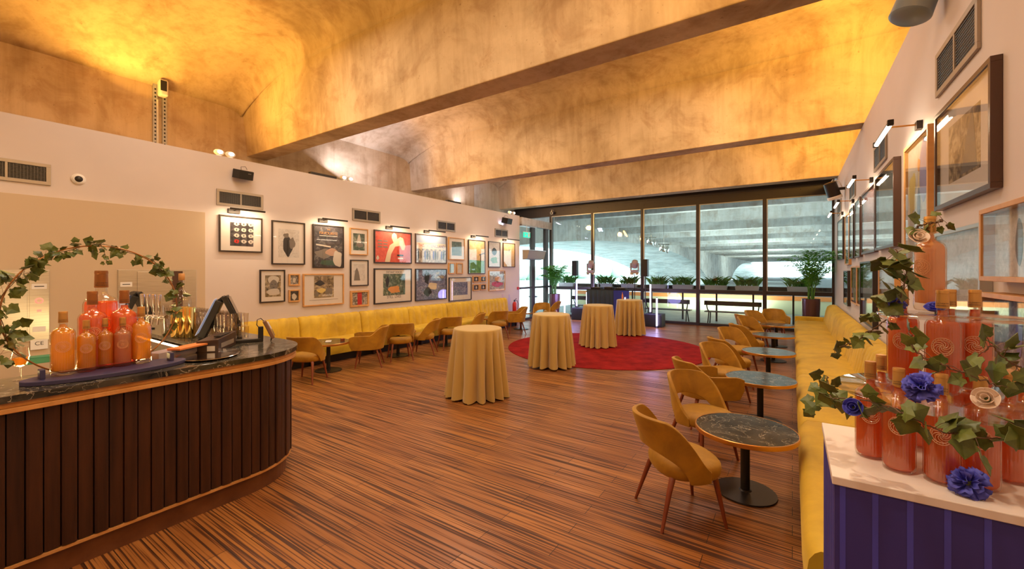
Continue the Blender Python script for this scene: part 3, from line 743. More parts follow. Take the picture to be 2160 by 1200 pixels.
# hoop with ivy above the bar
HC = Vector((-4.10, .855, 1.625)); HRy, HRz = .452, .452
hp = thing('ivy_hoop', 'large copper wire hoop wound with ivy, standing in the oval stand on the bar', 'hoop', (HC.x, HC.y, ZS + .02)); H0 = Vector((HC.x, HC.y, ZS + .02))
ring = [Vector((HC.x, HC.y + HRy * cos(a), HC.z + HRz * sin(a))) for a in [2 * pi * k / 72 for k in range(72)]]
ring = [p for p in ring if p.z > ZS + .005]
ring.sort(key=lambda p: (atan2(p.y - HC.y, -(p.z - HC.z))) )
obj('wire_hoop', MB().tube([p - H0 for p in ring], .005, 8), pm('copper wire', (.36, .17, .06), .35, .5), hp, smooth=True)
rnd = random.Random(11); vine = MB(); lf = MB(); hv = []
for k in range(90):
    a = R(-40 + 262 * k / 89); w = .012; hv.append(Vector((HC.x + w * cos(9 * a), HC.y + (HRy + w * sin(9 * a)) * cos(a), HC.z + (HRz + w * sin(9 * a)) * sin(a))) - H0)
vine.tube(hv, .0022, 6)
for k in range(150):
    u = rnd.random(); dens = rnd.random()
    i = int((u ** .62 if k % 3 else u) * 88); p = hv[i]
    if 40 < i < 46 and k % 2: continue
    sp = .020 if i < 60 else .034; off = Vector((rnd.gauss(0, sp), rnd.gauss(0, sp), rnd.gauss(0, sp) - .005)); q = p + off
    vine.tube([p, q], .001, 4); leaf_at(lf, q, off + Vector((0, 0, -.01)), rnd.uniform(.034, .060) * (1.2 if i > 60 else 1), rnd)
top = hv[44]
tr_ = [top, top + Vector((.01, .015, -.04)), top + Vector((.015, .025, -.085)), top + Vector((.01, .03, -.12))]; vine.tube(tr_, .0014, 5)
for q in tr_[1:]:
    for _ in range(3): leaf_at(lf, q + Vector([rnd.uniform(-.015, .015) for _ in range(3)]), (rnd.uniform(-.3, .3), rnd.uniform(-1, 1), rnd.uniform(-1, 0)), rnd.uniform(.022, .03), rnd)
obj('vine', vine, 'stem', hp, smooth=True); f = obj('leaves', lf, 'ivy', hp, solid=.0012); f['kind'] = 'stuff'

# ---- things on the bar
p = atZ(43, 801, ZB)
wg = thing('wine_glass', 'stemmed wine glass part filled with pale wine, beside the oval stand', 'glass', (p[0], p[1], ZB + .001))
obj('bowl', MB().lathe([(.005, .085), (.028, .095), (.040, .125), (.042, .155), (.034, .215), (.0325, .215), (.040, .155), (.037, .127), (.025, .099), (.003, .09)], 40), 'clear', wg, smooth=True)
obj('stem', MB().lathe([(.036, 0), (.034, .002), (.006, .006), (.0035, .02), (.0035, .08), (.006, .086)], 32), 'clear', wg, smooth=True)
obj('wine', MB().lathe([(.004, .092), (.025, .101), (.0365, .128), (.038, .145)], 32), 'amber', wg, smooth=True)
p = atZ(75, 770, ZB)
tag(obj('green_packet', MB().cbox((0, 0, .02), (.10, .16, .04), (0, 0, .1)).cbox((0, .01, .045), (.085, .13, .012), (0, .05, -.1)), 'greenp', loc=(p[0] - .1, p[1] + .02, ZB + .001), bevel=.004), 'flat green packet lying behind the oval stand', 'packet')
# glove box
pa, pb = Vector(atZ(335, 764, ZB)), Vector(atZ(421, 744, ZB)); mid = (pa + pb) / 2; ang = atan2(pb.y - pa.y, pb.x - pa.x)
gb = thing('glove_box', 'lilac grey cardboard box of gloves beside the silver tray', 'box', (mid.x, mid.y, ZB + .001), ang)
L = (pb - pa).length
obj('carton', MB().cbox((0, .06, .034), (L, .12, .068)), pm('lilac carton', (.42, .36, .40), .6), gb, bevel=.003)
text('POWDER FREE VINYL GLOVES', .017, 'ink', gb, (.045, -.0006, .050), (R(90), 0, 0), ext=.0003, sx=.75)
text('Grip', .030, 'red', gb, (-.02, -.0006, .018), (R(90), 0, 0), ext=.0003)
tag(obj('orange_folder', MB().cbox((0, 0, .008), (.30, .12, .016)), 'orange', loc=(mid.x - .02, mid.y + .07, ZB + .071), rot=(0, 0, ang), bevel=.003), 'orange flat packet lying on the glove box', 'packet')
# oval tray
a, b, cpt = Vector(atZ(374, 757, ZB)), Vector(atZ(506, 747, ZB)), Vector(atZ(440, 764, ZB)); ctr = (a + b) / 2
ax = (b - a).length / 2; n = Vector((-(b - a).y, (b - a).x, 0)).normalized(); mn = abs((cpt - ctr).dot(n))
def ell(k, z): return [(ax * k * cos(2 * pi * i / 64), mn * k * sin(2 * pi * i / 64), z) for i in range(64)]
tm = MB(); tm.add(ell(1, .016) + ell(.985, .019) + ell(.90, .006) + ell(.86, .003) + ell(.90, .0) + ell(1, .012), [(j * 64 + i, j * 64 + (i + 1) % 64, (j + 1) * 64 + (i + 1) % 64, (j + 1) * 64 + i) for j in range(5) for i in range(64)] + [tuple(range(192, 256)), tuple(range(319, 255, -1))])
tag(obj('oval_tray', tm, 'chrome', loc=(ctr.x, ctr.y, ZB + .001), rot=(0, 0, atan2(b.y - a.y, b.x - a.x)), smooth=True), 'polished silver oval serving tray lying near the edge of the bar', 'tray')
# receipt printer
p0, p1, p2 = (Vector(atZ(*q, ZB)) for q in ((420, 745), (467, 743), (492, 727))); u = (p1 - p0); pc = (p0 + p1) / 2 + (p2 - p1) / 2
pr = thing('receipt_printer', 'dark brown receipt printer with a paper slot, behind the tray', 'printer', (pc.x, pc.y, ZB + .001), atan2(u.y, u.x))
w, dd = u.length, (p2 - p1).length
obj('casing', MB().add([(-w / 2, -dd / 2, 0), (w / 2, -dd / 2, 0), (w / 2, dd / 2, 0), (-w / 2, dd / 2, 0), (-w / 2, -dd / 2, .10), (w / 2, -dd / 2, .115), (w / 2, dd / 2, .135), (-w / 2, dd / 2, .12)], [(0, 3, 2, 1), (4, 5, 6, 7), (0, 1, 5, 4), (1, 2, 6, 5), (2, 3, 7, 6), (3, 0, 4, 7)]), pm('brown casing', (.055, .028, .016), .4), pr, bevel=.006)
obj('label_sticker', MB().cbox((.03, -dd / 2 - .001, .035), (.06, .001, .045)), 'paper', pr); obj('port_panel', MB().cbox((w / 2 + .001, 0, .05), (.002, dd * .7, .04)), 'grille', pr)
obj('paper_slot', MB().cbox((w / 2 - .04, 0, .128), (.05, dd * .6, .012), (0, 0, 0)), 'black', pr)
# till screen on a folding arm, seen from the side
q0 = Vector(atZ(462, 722, ZB)); XA = q0.x
def perp(p): return atan2(p[1], p[0]) - pi / 2
def till(name, base, rz, label, sc=1):
    t = thing(name, label, 'till', base, rz)
    def slab(a, b, w, th, n, m, nm='arm', bev=.006):
        a, b = Vector(a) * sc, Vector(b) * sc; d = b - a; L = d.length; rot = Vector((0, 0, 1)).rotation_difference(d.normalized()).to_euler()
        return obj(nm, MB().cbox((a + b) / 2, (th * sc, w * sc, L), rot), m, t, bevel=bev)
    slab((.012, 0, .026), (.15, 0, .36), .26, .055, 0, 'black', 'screen_housing'); slab((-.031, 0, .050), (.112, 0, .375), .22, .004, 0, 'screen', 'screen', .001)
    slab((.14, 0, .355), (.185, 0, .395), .16, .03, 0, 'black', 'hinge'); slab((.185, 0, .40), (.30, 0, .14), .24, .045, 0, 'black', 'rear_display'); slab((.222, 0, .395), (.324, 0, .147), .20, .004, 0, 'grille', 'display_glass', .001)
    slab((.08, 0, .13), (.30, 0, .05), .05, .035, 0, 'black', 'support_arm'); obj('joint', MB().tube([(.09 * sc, -.05 * sc, .15 * sc), (.09 * sc, .05 * sc, .15 * sc)], .045 * sc, 20), 'black', t, smooth=True)
    obj('post', MB().cbox((.29 * sc, 0, .085 * sc), (.05 * sc, .05 * sc, .17 * sc)), 'black', t, bevel=.005); obj('foot', MB().cbox((.16 * sc, 0, .007), (.34 * sc, .16 * sc, .014)), 'black', t, bevel=.004)
    return t
A, Bp = Vector(atZ(424, 716, ZB)), Vector(atZ(497, 724, ZB)); dr = perp(A) - .12
till('till_terminal', (A.x, A.y, ZB + .001), dr, 'black folding till screen seen from the side, above the printer on the marble', 1.12)
A2, B2 = Vector(atZ(236, 700, ZB)), Vector(atZ(300, 706, ZB))
till('till_terminal', (A2.x, A2.y, ZB + .001), perp(A2) + .25, 'smaller looking black till screen behind the bottle display by the beer taps', 1.15)
# card reader on its stand
C1, C2 = Vector(atZ(497, 724, ZB)), Vector(atZ(548, 722, ZB)); dv = (C2 - C1); an = perp(C1) ; LL = dv.length
cr = thing('card_reader_stand', 'card payment terminal held on a black stand at the rounded end of the bar', 'card reader', (C1.x, C1.y, ZB + .001), an)
obj('crossbar', MB().cbox((LL / 2, 0, .016), (LL, .06, .03)), 'black', cr, bevel=.004); obj('upright', MB().cbox((LL, 0, .075), (.045, .05, .15)), 'black', cr, bevel=.004)
rd = obj('reader', MB().cbox((LL + .07, 0, .115), (.035, .085, .20), (0, -.42, 0)), pm('brown reader', (.22, .12, .08), .4), cr, bevel=.008)
obj('reader_screen', MB().cbox((LL + .0775, 0, .160), (.006, .060, .075), (0, -.42, 0)), 'screen', rd); k = MB()
for i in range(4):
    for j in range(3): k.cbox((LL + .108 + i * .0065 - .006, (j - 1) * .022, .108 - i * .017), (.008, .014, .010), (0, -.42, 0))
obj('keypad', k, 'grille', rd); obj('cable', MB().tube([(LL + .03, 0, .20), (LL, 0, .235), (LL - .03, 0, .22), (LL - .035, 0, .17), (LL - .01, 0, .13)], .004, 8), 'black', cr, smooth=True)
obj('wire_foot', MB().tube([(LL + .10, -.03, .04), (LL + .09, -.03, .004), (LL + .09, .03, .004), (LL + .10, .03, .04)], .0035, 6), 'black', cr, smooth=True)
# beer taps
tp = thing('beer_tap_tower', 'row of four chrome beer taps with tall polished handles behind the till', 'beer taps', (-5.6, 1.95, ZB))
T0 = Vector(atZ(330, 705, ZB)); T0.z = ZB + .001; tp.location = T0
T1 = Vector(atZ(360, 707, ZB)); dv = (T1 - Vector((T0.x, T0.y, ZB))).normalized(); tp.rotation_euler = (0, 0, atan2(dv.y, dv.x))
obj('tower_bar', MB().tube([(-.16, 0, .20), (.16, 0, .20)], .022, 20), 'chrome', tp, smooth=True)
for sx in (-.13, .13): obj('tower_leg', MB().tube([(sx, 0, 0), (sx, 0, .2)], .018, 16), 'chrome', tp, smooth=True)
for i in range(4):
    x = -.135 + i * .09; tt = obj('tap', MB().tube([(x, 0, .2), (x, -.05, .21), (x, -.07, .19), (x, -.075, .12)], .010, 12).tube([(x, -.06, .21), (x, -.06, .27)], .007, 10), 'chrome', tp, smooth=True)
    obj('handle', MB().lathe([(.010, .26), (.013, .27), (.016, .34), (.0215, .43), (.0215, .455), (.014, .46)], 24, (x, -.06, 0)), 'chrome', tt, smooth=True)
# gold shakers and the clear carafe
for i, (px, py, hgt, r, l) in enumerate(((372, 711, .30, .050, 'tall gold cylinder, first of the three behind the ivy hoop'), (388, 711, .33, .048, 'tall gold cylinder, middle of the three behind the ivy hoop'), (402, 712, .325, .047, 'tall gold cylinder nearest the till screen'))):
    p = atZ(px, py, ZB); tag(obj('gold_canister', MB().lathe([(r * .92, 0), (r, .006), (r, hgt - .01), (r * .96, hgt), (r * .85, hgt), (r * .83, hgt - .02)], 40), 'gold', loc=(p[0], p[1], ZB + .001), smooth=True, angle=35), l, 'canister', 'gold canisters behind the taps')
p = atZ(332, 702, ZB)
cf = thing('clear_bottle', 'tall clear glass bottle with a cork behind the beer taps', 'bottle', (-6.55, 2.14, ZB + .001))
obj('glass', MB().lathe([(.08, 0), (.10, .01), (.105, .05), (.105, .32), (.09, .40), (.05, .45), (.03, .48), (.028, .60)], 48), 'clear', cf, smooth=True); obj('cork', MB().lathe([(.03, .595), (.034, .60), (.034, .68), (.03, .685)], 24), 'oak', cf, smooth=True)
# tumblers stacked in pairs on the far counter
tum = None; rnd = random.Random(4)
def tumbler():
    return MB().lathe([(.024, 0), (.030, .004), (.037, .135), (.0355, .135), (.029, .012), (.01, .010)], 28)
cnt = 0
for row, (y, sh_) in enumerate(((2.12, 0), (2.03, .04), (1.94, 0))):
    for i in range(24):
        x = -4.80 - i * .083 - sh_
        if (-5.25 < x < -5.08 and y < 2.0) or -6.72 < x < -6.38: continue
        for lv in range(2):
            if rnd.random() < .06 and lv: continue
            z = ZB + .001 + lv * .137
            if tum is None:
                tum = obj('drinking_glass', tumbler(), 'clear', smooth=True, loc=(x, y, z)); tag(tum, 'clear tumbler in the stacked rows on the inner bar behind the tills', 'glass', 'clear tumblers stacked on the bar')
            else: dup(tum, (x + rnd.uniform(-.004, .004), y + rnd.uniform(-.004, .004), z))

# ================================================================ THINGS ON THE WALLS
ML = Matrix(((0, 0, 1), (1, 0, 0), (0, 1, 0))); MR = Matrix(((0, 0, -1), (-1, 0, 0), (0, 1, 0)))   # columns: along wall, up, off the wall
def wall_thing(name, label, cat, side, y, z, group=None):
    t = thing(name, label, cat, (XL if side < 0 else XR, y, z), 0, group, mat=(ML if side < 0 else MR)); return t
_art = {}
def art(kind, seed=0):
    key = (kind, seed)
    if key in _art: return _art[key]
    P = {'bw': [(.30, (.02, .018, .016)), (.48, (.22, .19, .16)), (.62, (.62, .56, .48))], 'sepia': [(.35, (.05, .035, .02)), (.5, (.30, .22, .12)), (.65, (.62, .50, .32))],
         'dark': [(.35, (.012, .010, .012)), (.55, (.06, .05, .055)), (.70, (.22, .20, .18))], 'pale': [(.3, (.50, .46, .42)), (.6, (.72, .68, .63)), (.7, (.42, .42, .40))],
         'green': [(.35, (.03, .05, .03)), (.55, (.12, .17, .12)), (.7, (.50, .48, .38))], 'red': [(.3, (.50, .05, .03)), (.7, (.72, .12, .07))], 'pink': [(.3, (.60, .25, .24)), (.7, (.74, .52, .50))],
         'blue': [(.35, (.07, .08, .15)), (.55, (.20, .21, .34)), (.7, (.50, .48, .55))], 'amber': [(.3, (.62, .36, .12)), (.7, (.76, .60, .36))], 'street': [(.35, (.10, .10, .10)), (.5, (.42, .38, .34)), (.65, (.66, .62, .56))],
         'teal': [(.3, (.22, .34, .34)), (.7, (.45, .52, .50))]}[kind]
    m = mottled('print ' + kind, P, 7 + seed, .6, detail=8, dist=.8 + .3 * (seed % 3)); _art[key] = m; return m
def poly(pts, z=0.0, t=.0006):
    return MB().prism(pts, z, z + t)
def blob(cx, cy, rx, ry, seed, n=22, k=.22):
    r = random.Random(seed); ph = [r.uniform(0, 6.28) for _ in range(4)]
    return [(cx + rx * (1 + k * (sin(2 * a + ph[0]) * .6 + sin(3 * a + ph[1]) * .5 + sin(5 * a + ph[2]) * .3)) * cos(a), cy + ry * (1 + k * (cos(2 * a + ph[3]) * .5 + sin(4 * a + ph[0]) * .4)) * sin(a)) for a in [2 * pi * i / n for i in range(n)]]
def picture(side, y0, y1, z0, z1, frame, label, mount=.0, artk='bw', seed=1, fw=.022, dep=.04, mm=None, name='framed_picture', mountmat='mount', back=None):
    w, h = abs(y1 - y0), abs(z1 - z0); t = wall_thing(name, label, 'picture', side, (y0 + y1) / 2, (z0 + z1) / 2)
    f = MB()
    for (a, b, c, d) in ((-w / 2, w / 2, h / 2 - fw, h / 2), (-w / 2, w / 2, -h / 2, -h / 2 + fw), (-w / 2, -w / 2 + fw, -h / 2 + fw, h / 2 - fw), (w / 2 - fw, w / 2, -h / 2 + fw, h / 2 - fw)): f.box(a, b, c, d, .001, dep)
    obj('frame', f, frame, t, bevel=.002)
    iw, ih = w / 2 - fw + .001, h / 2 - fw + .001
    back_z = dep * .45
    if mount or mm:
        obj('mount', MB().box(-iw, iw, -ih, ih, .004, back_z), mountmat, t)
        mx0, mx1, my0, my1 = mm or (mount, mount, mount, mount)
        a = obj('artwork', MB().box(-w / 2 + mx0, w / 2 - mx1, -h / 2 + my0, h / 2 - my1, back_z, back_z + .001), art(artk, seed), t)
    else: a = obj('artwork', MB().box(-iw, iw, -ih, ih, .004, back_z), art(artk, seed), t)
    obj('glazing', MB().box(-iw, iw, -ih, ih, dep - .008, dep - .006), 'glass', t)
    t['bz'] = back_z + .0015; return t, w, h, back_z + .0015
def fig(t, pts, z, mat, name='figure'): return obj(name, poly(pts, z), mat, t)
del_me = []
INK = 'ink'
dk, md, lt = pm('print black', (.02, .018, .018), .6), pm('print grey', (.20, .17, .14), .6), pm('print light', (.62, .56, .48), .6)
cr_, bl_, or_, yl_ = pm('print cream', (.72, .60, .40), .6), pm('print blue', (.10, .12, .42), .6), pm('print orange', (.70, .30, .08), .6), pm('print yellow', (.72, .56, .18), .6)
LP = []
# --- left wall
t, w, h, z = picture(-1, 3.359, 4.098, 2.25, 2.915, 'frameblack', 'black framed picture of twelve small film frames in a grid, highest beside the bar panel', mm=(.18, .16, .11, .12), artk='dark', seed=2)
for i in range(3):
    for j in range(4): fig(t, blob(-.085 + i * .122 + .005, -.155 + j * .108 + .02, .045, .036, i * 4 + j, k=.12), z, lt if not (i == 0 and j == 0) else 'red', 'film_frame'); fig(t, blob(-.08 + i * .122, -.135 + j * .108, .008, .02, i), z + .001, dk, 'film_figure')
t, w, h, z = picture(-1, 4.277, 4.958, 2.03, 2.905, 'frameblack', 'tall black framed photograph of a dark standing figure leaning in tall grass, wide cream mount', mm=(.13, .12, .14, .16), artk='pale', seed=5)
fig(t, blob(-.02, -.06, .09, .22, 4), z, dk); fig(t, blob(-.05, .15, .06, .05, 5), z + .001, md, 'hat'); fig(t, blob(.07, .0, .06, .12, 9), z + .001, md, 'coat')
t, w, h, z = picture(-1, 5.137, 5.883, 1.965, 2.91, 'frameblack', 'large dark film poster with gold lettering at the top and a pale face lying sideways', artk='dark', seed=3)
text('THE', .045, 'brass', t, (0, .375, z)); text('FAVOURITE', .085, 'brass', t, (.0, .29, z)); fig(t, [(-0.22, 0.228), (0.22, 0.228), (0.22, 0.238), (-0.22, 0.238)], z, lt, 'small_print'); 
fig(t, blob(.08, -.12, .15, .08, 3, k=.15), z, pm('print skin', (.46, .27, .18), .6), 'face'); fig(t, blob(.22, -.27, .12, .18, 6), z + .001, lt, 'collar'); fig(t, blob(-.1, -.16, .2, .10, 8), z - .0002, md, 'dark_hair'); fig(t, [(-.3, .02), (.05, -.02), (.05, .01), (-.3, .05)], z + .001, lt, 'white_flash'); fig(t, blob(0, -.36, .22, .06, 10), z, pm('print green', (.04, .09, .05), .6), 'grass')
t, w, h, z = picture(-1, 4.054, 4.539, 1.275, 1.92, 'frameblack', 'black framed portrait of a child in a woollen hat and scarf', mm=(.10, .08, .11, .11), artk='sepia', seed=2)
fig(t, blob(0.02, .12, .11, .085, 2, k=.08), z, lt, 'hat'); fig(t, blob(.02, .02, .075, .10, 3, k=.06), z + .001, md, 'face'); fig(t, blob(.02, -.12, .13, .07, 5, k=.1), z + .002, lt, 'scarf')
for yy, ey in ((-.012, 1), (.05, 2)): fig(t, blob(yy, .035, .014, .006, ey), z + .003, dk, 'eye')
fig(t, blob(.018, -.03, .02, .006, 7), z + .003, dk, 'mouth')
t, w, h, z = picture(-1, 4.616, 4.845, 1.59, 1.835, 'oak', 'tiny oak framed group photograph, upper of the pair by the portrait', artk='bw', seed=1, fw=.028); fig(t, blob(0, -.01, .03, .06, 2), z, lt)
t, w, h, z = picture(-1, 4.616, 4.845, 1.255, 1.508, 'oak', 'tiny oak framed figure in white, lower of the pair by the portrait', artk='dark', seed=4, fw=.028); fig(t, blob(0, -.02, .045, .07, 4), z, lt)
t, w, h, z = picture(-1, 4.916, 5.883, 1.14, 1.835, 'oak', 'wide oak framed poster, white border round a blurred sepia scene with white lettering', mm=(.25, .25, .17, .05), artk='sepia', seed=1, fw=.026)
fig(t, blob(-.10, .14, .10, .055, 3), z, dk); fig(t, blob(-.17, -.10, .04, .06, 4), z, md); fig(t, blob(.12, -.06, .10, .10, 6), z, md); fig(t, blob(-.06, -.02, .10, .05, 8), z - .0003, yl_)
text('ratcatcher', .085, 'paper', t, (.075, -.125, z + .001), sx=.75); fig(t, [(-0.34, -0.228), (0.34, -0.228), (0.34, -0.221), (-0.34, -0.221)], z, md, 'small_print')
t, w, h, z = picture(-1, 6.045, 6.545, 2.275, 2.905, 'oak', 'oak framed picture of a seated figure above the black framed grey print', mm=(.09, .09, .11, .12), artk='green', seed=3); fig(t, blob(0, .02, .05, .14, 3), z, lt); fig(t, blob(.02, -.08, .09, .06, 7), z + .001, md)
t, w, h, z = picture(-1, 6.058, 6.558, 1.54, 2.16, 'frameblack', 'black framed grey print with jagged rocks, between two oak frames in one column', mm=(.09, .09, .12, .10), artk='pale', seed=2); fig(t, [(-.15, -.18), (.02, -.18), (-.02, .02), (-.07, .12), (-.12, .05)], z, md)
t, w, h, z = picture(-1, 6.058, 6.572, 1.045, 1.43, 'oak', 'small oak framed montage of dark photographs with a red panel in the middle', artk='bw', seed=5, fw=.045); fig(t, [(-.06, -.148), (.06, -.148), (.06, .148), (-.06, .148)], z, 'red', 'red_panel')
t, w, h, z = picture(-1, 6.725, 7.95, 2.09, 2.92, 'frameblack', 'wide red film poster with a cream figure bending forward', artk='red', seed=1, fw=.028)
fig(t, [(-.05, .33), (.02, .38), (.10, .33), (.12, .22), (.22, .28), (.32, .25), (.40, .05), (.36, -.06), (.28, -.06), (.22, .05), (.05, .02), (-.08, -.18), (-.12, -.38), (-.28, -.38), (-.20, -.12), (-.12, .05), (.0, .12), (-.06, .24)], z, cr_)
for i in range(3):
    for j in range(2): fig(t, [(-.50 + j * .17, .13 - i * .075), (-.36 + j * .17, .13 - i * .075), (-.36 + j * .17, .165 - i * .075), (-.50 + j * .17, .165 - i * .075)], z, md, 'small_print')
fig(t, [(0.12, -0.225), (0.33, -0.225), (0.33, -0.18), (0.12, -0.18)], z, dk, 'small_print'); fig(t, [(0.14, -0.3), (0.32, -0.3), (0.32, -0.26), (0.14, -0.26)], z, 'paper', 'small_print'); fig(t, blob(-.50, -.28, .04, .05, 3), z, lt)
t, w, h, z = picture(-1, 8.088, 9.338, 2.105, 2.925, 'framedark', 'wide pale film poster with THIS ENGLAND lettering over a row of standing people', artk='street', seed=2, fw=.028)
fig(t, [(-.59, .10), (.59, .10), (.59, .38), (-.59, .38)], z - .0004, pm('print sky', (.42, .50, .68), .6), 'sky'); fig(t, [(-.59, .0), (.59, .0), (.59, .17), (-.59, .17)], z - .0002, pm('print cream band', (.72, .64, .52), .6), 'band')
text('THIS', .125, 'red', t, (-.40, .09, z + .0006), sx=.9); text('IS', .05, 'red', t, (-.15, .09, z + .0006)); text('ENGLAND', .125, bl_, t, (.27, .085, z + .0006), sx=.95)
for i in range(13): fig(t, blob(-.50 + i * .083, -.17, .028, .13, i, k=.1), z + .0003 * (i % 2), (dk, md, lt, bl_)[i % 4], 'standing_person'); fig(t, blob(-.50 + i * .083, -.02, .018, .025, i, k=.05), z + .001, cr_ if i % 2 else md, 'head')
t, w, h, z = picture(-1, 6.725, 7.95, 1.07, 1.96, 'frameblack', 'wide pale film poster with STILL LIVES lettering under a dark square scene', mm=(.28, .22, .20, .14), artk='green', seed=6, fw=.028)
text('DISTANT VOICES', .075, INK, t, (.02, .345, z - .001), sx=.9); text('STILL  LIVES', .095, INK, t, (.02, -.29, z - .001), sx=.95); fig(t, blob(.03, -.10, .20, .10, 5), z, or_); fig(t, blob(-.2, .10, .05, .14, 8), z, dk)
t, w, h, z = picture(-1, 8.088, 9.338, 1.065, 1.955, 'frameblack', 'wide dark blue film poster with CARTER lettering and sprawling figures', artk='blue', seed=4, fw=.028)
text('GET', .09, yl_, t, (.25, .31, z), sx=.9); text('CARTER', .11, yl_, t, (.32, .20, z), sx=.95); fig(t, blob(-.18, .20, .10, .20, 2), z, dk); fig(t, blob(.05, -.05, .20, .10, 6), z, cr_); fig(t, blob(-.15, -.2, .14, .12, 3), z, dk)
t, w, h, z = picture(-1, 9.421, 10.167, 2.235, 2.91, 'oak', 'oak framed grey woodland print on a white mount, above the two small upright oak frames', mm=(.15, .14, .13, .12), artk='green', seed=2)
picture(-1, 9.421, 9.70, 1.805, 2.14, 'oak', 'small upright oak framed green print, nearer one of the touching pair', artk='teal', seed=1, fw=.03)
picture(-1, 9.785, 10.075, 1.805, 2.14, 'oak', 'small upright oak framed pale print, farther one of the touching pair', artk='pale', seed=7, fw=.03)
t, w, h, z = picture(-1, 9.442, 10.496, .975, 1.70, 'frameblack', 'black framed violet grey photograph of a crowd on a white mount', mm=(.20, .18, .17, .15), artk='blue', seed=8)
t, w, h, z = picture(-1, 10.353, 11.222, 1.80, 2.90, 'frameblack', 'tall black framed poster with amber sky and a small gate above water', artk='amber', seed=3); fig(t, [(.12, .05), (.42, .12), (.42, .16), (.12, .09)], z, md); fig(t, [(.18, -.15), (.22, -.15), (.22, .1), (.18, .1)], z, dk); fig(t, [(-.4, -.52), (.4, -.52), (.4, -.12), (-.4, -.10)], z - .0005, 'leafpale', 'water')
for (y, zz, l) in ((10.58, 1.52, 'upper near one'), (10.96, 1.52, 'upper far one'), (10.58, 1.25, 'lower near one'), (10.96, 1.25, 'lower far one')):
    t, w, h, z = picture(-1, y, y + .31, zz, zz + .21, 'oak', 'tiny oak framed photograph in the block of four, ' + l, artk='dark', seed=int(zz * 10 + y), fw=.03); fig(t, blob(.02, 0, .04, .05, int(y * 10)), z, lt)
t, w, h, z = picture(-1, 11.407, 12.102, 2.02, 2.905, 'frameblack', 'black framed print of a round dark head on pale ground, second from the far end', artk='pale', seed=9); fig(t, blob(0, .1, .14, .13, 4, k=.06), z, dk); fig(t, blob(0, -.2, .2, .12, 5), z, 'leafpale')
t, w, h, z = picture(-1, 12.278, 13.048, 2.03, 2.905, 'framedark', 'dark framed cream print with a small dot figure, at the far end of the wall', artk='amber', seed=6); fig(t, blob(0, .16, .03, .05, 4), z, md)
t, w, h, z = picture(-1, 11.434, 12.397, 1.20, 1.905, 'oak', 'oak framed print of crowded red shapes at the far wall end', mount=.06, artk='street', seed=5); fig(t, blob(0, -.12, .3, .10, 4), z, 'red'); fig(t, blob(.05, .05, .16, .12, 7), z, or_)
# --- right wall (y0 nearer the room end; frames are deep boxes)
RP = [(3.72, 4.93, 2.40, 3.20, 'framedark', 'largest dark framed photograph, high above the bottle plinth, wide white mount', 'sepia', 3, (.27, .27, .18, .18), .055),
      (5.135, 6.10, 1.93, 3.20, 'oak', 'tall oak framed poster of a red haired dancer between yellow and violet shapes', 'pale', 4, None, .055),
      (6.545, 7.88, 2.185, 3.23, 'framedark', 'large brown framed teal print, third from the plinth in the upper row', 'teal', 2, None, .07),
      (8.085, 9.49, 2.18, 3.22, 'framedark', 'brown framed pink washed print, fourth in the upper row', 'pink', 2, None, .05),
      (9.708, 10.469, 2.15, 3.23, 'framedark', 'narrow brown framed pale print next to the pink one', 'pale', 3, None, .05),
      (10.699, 11.37, 2.15, 3.20, 'frameblack', 'narrow black framed pale print, sixth in the upper row', 'pale', 6, None, .05),
      (11.46, 12.29, 2.03, 3.15, 'oak', 'narrow oak framed pale print near the glass wall', 'pale', 8, None, .05),
      (12.788, 14.19, 2.18, 3.20, 'frameblack', 'last dark framed print of the upper row next to the glass wall', 'teal', 5, None, .05),
      (11.598, 12.45, 1.13, 1.90, 'frameblack', 'small black framed print low on the wall, farthest of the lower row', 'dark', 6, None, .06),
      (10.18, 11.10, 1.245, 1.99, 'oak', 'oak framed print, farther of the two touching ones in the lower row', 'pale', 2, None, .05),
      (9.60, 10.17, 1.26, 1.985, 'oak', 'oak framed print, nearer of the two touching ones in the lower row', 'teal', 7, None, .05),
      (8.085, 9.49, 1.04, 2.05, 'frameblack', 'large black framed print low on the wall reflecting the windows', 'teal', 9, None, .07),
      (6.578, 7.717, 1.29, 2.045, 'oak', 'oak framed print in the lower row partly behind the ivy of the display', 'pale', 10, None, .055),
      (3.872, 4.913, 1.46, 2.21, 'silver', 'silver faced picture with a dark wood side behind the topmost bottle', 'pale', 12, None, .06),
      (2.99, 3.69, 1.84, 2.265, 'oak', 'deep oak box frame with a grey figure, upper of the pair', 'pale', 13, None, .11),
      (2.98, 3.70, 1.36, 1.772, 'oak', 'deep oak box frame with a violet drawing, lower of the pair beside the bottle display', 'blue', 13, None, .11)]
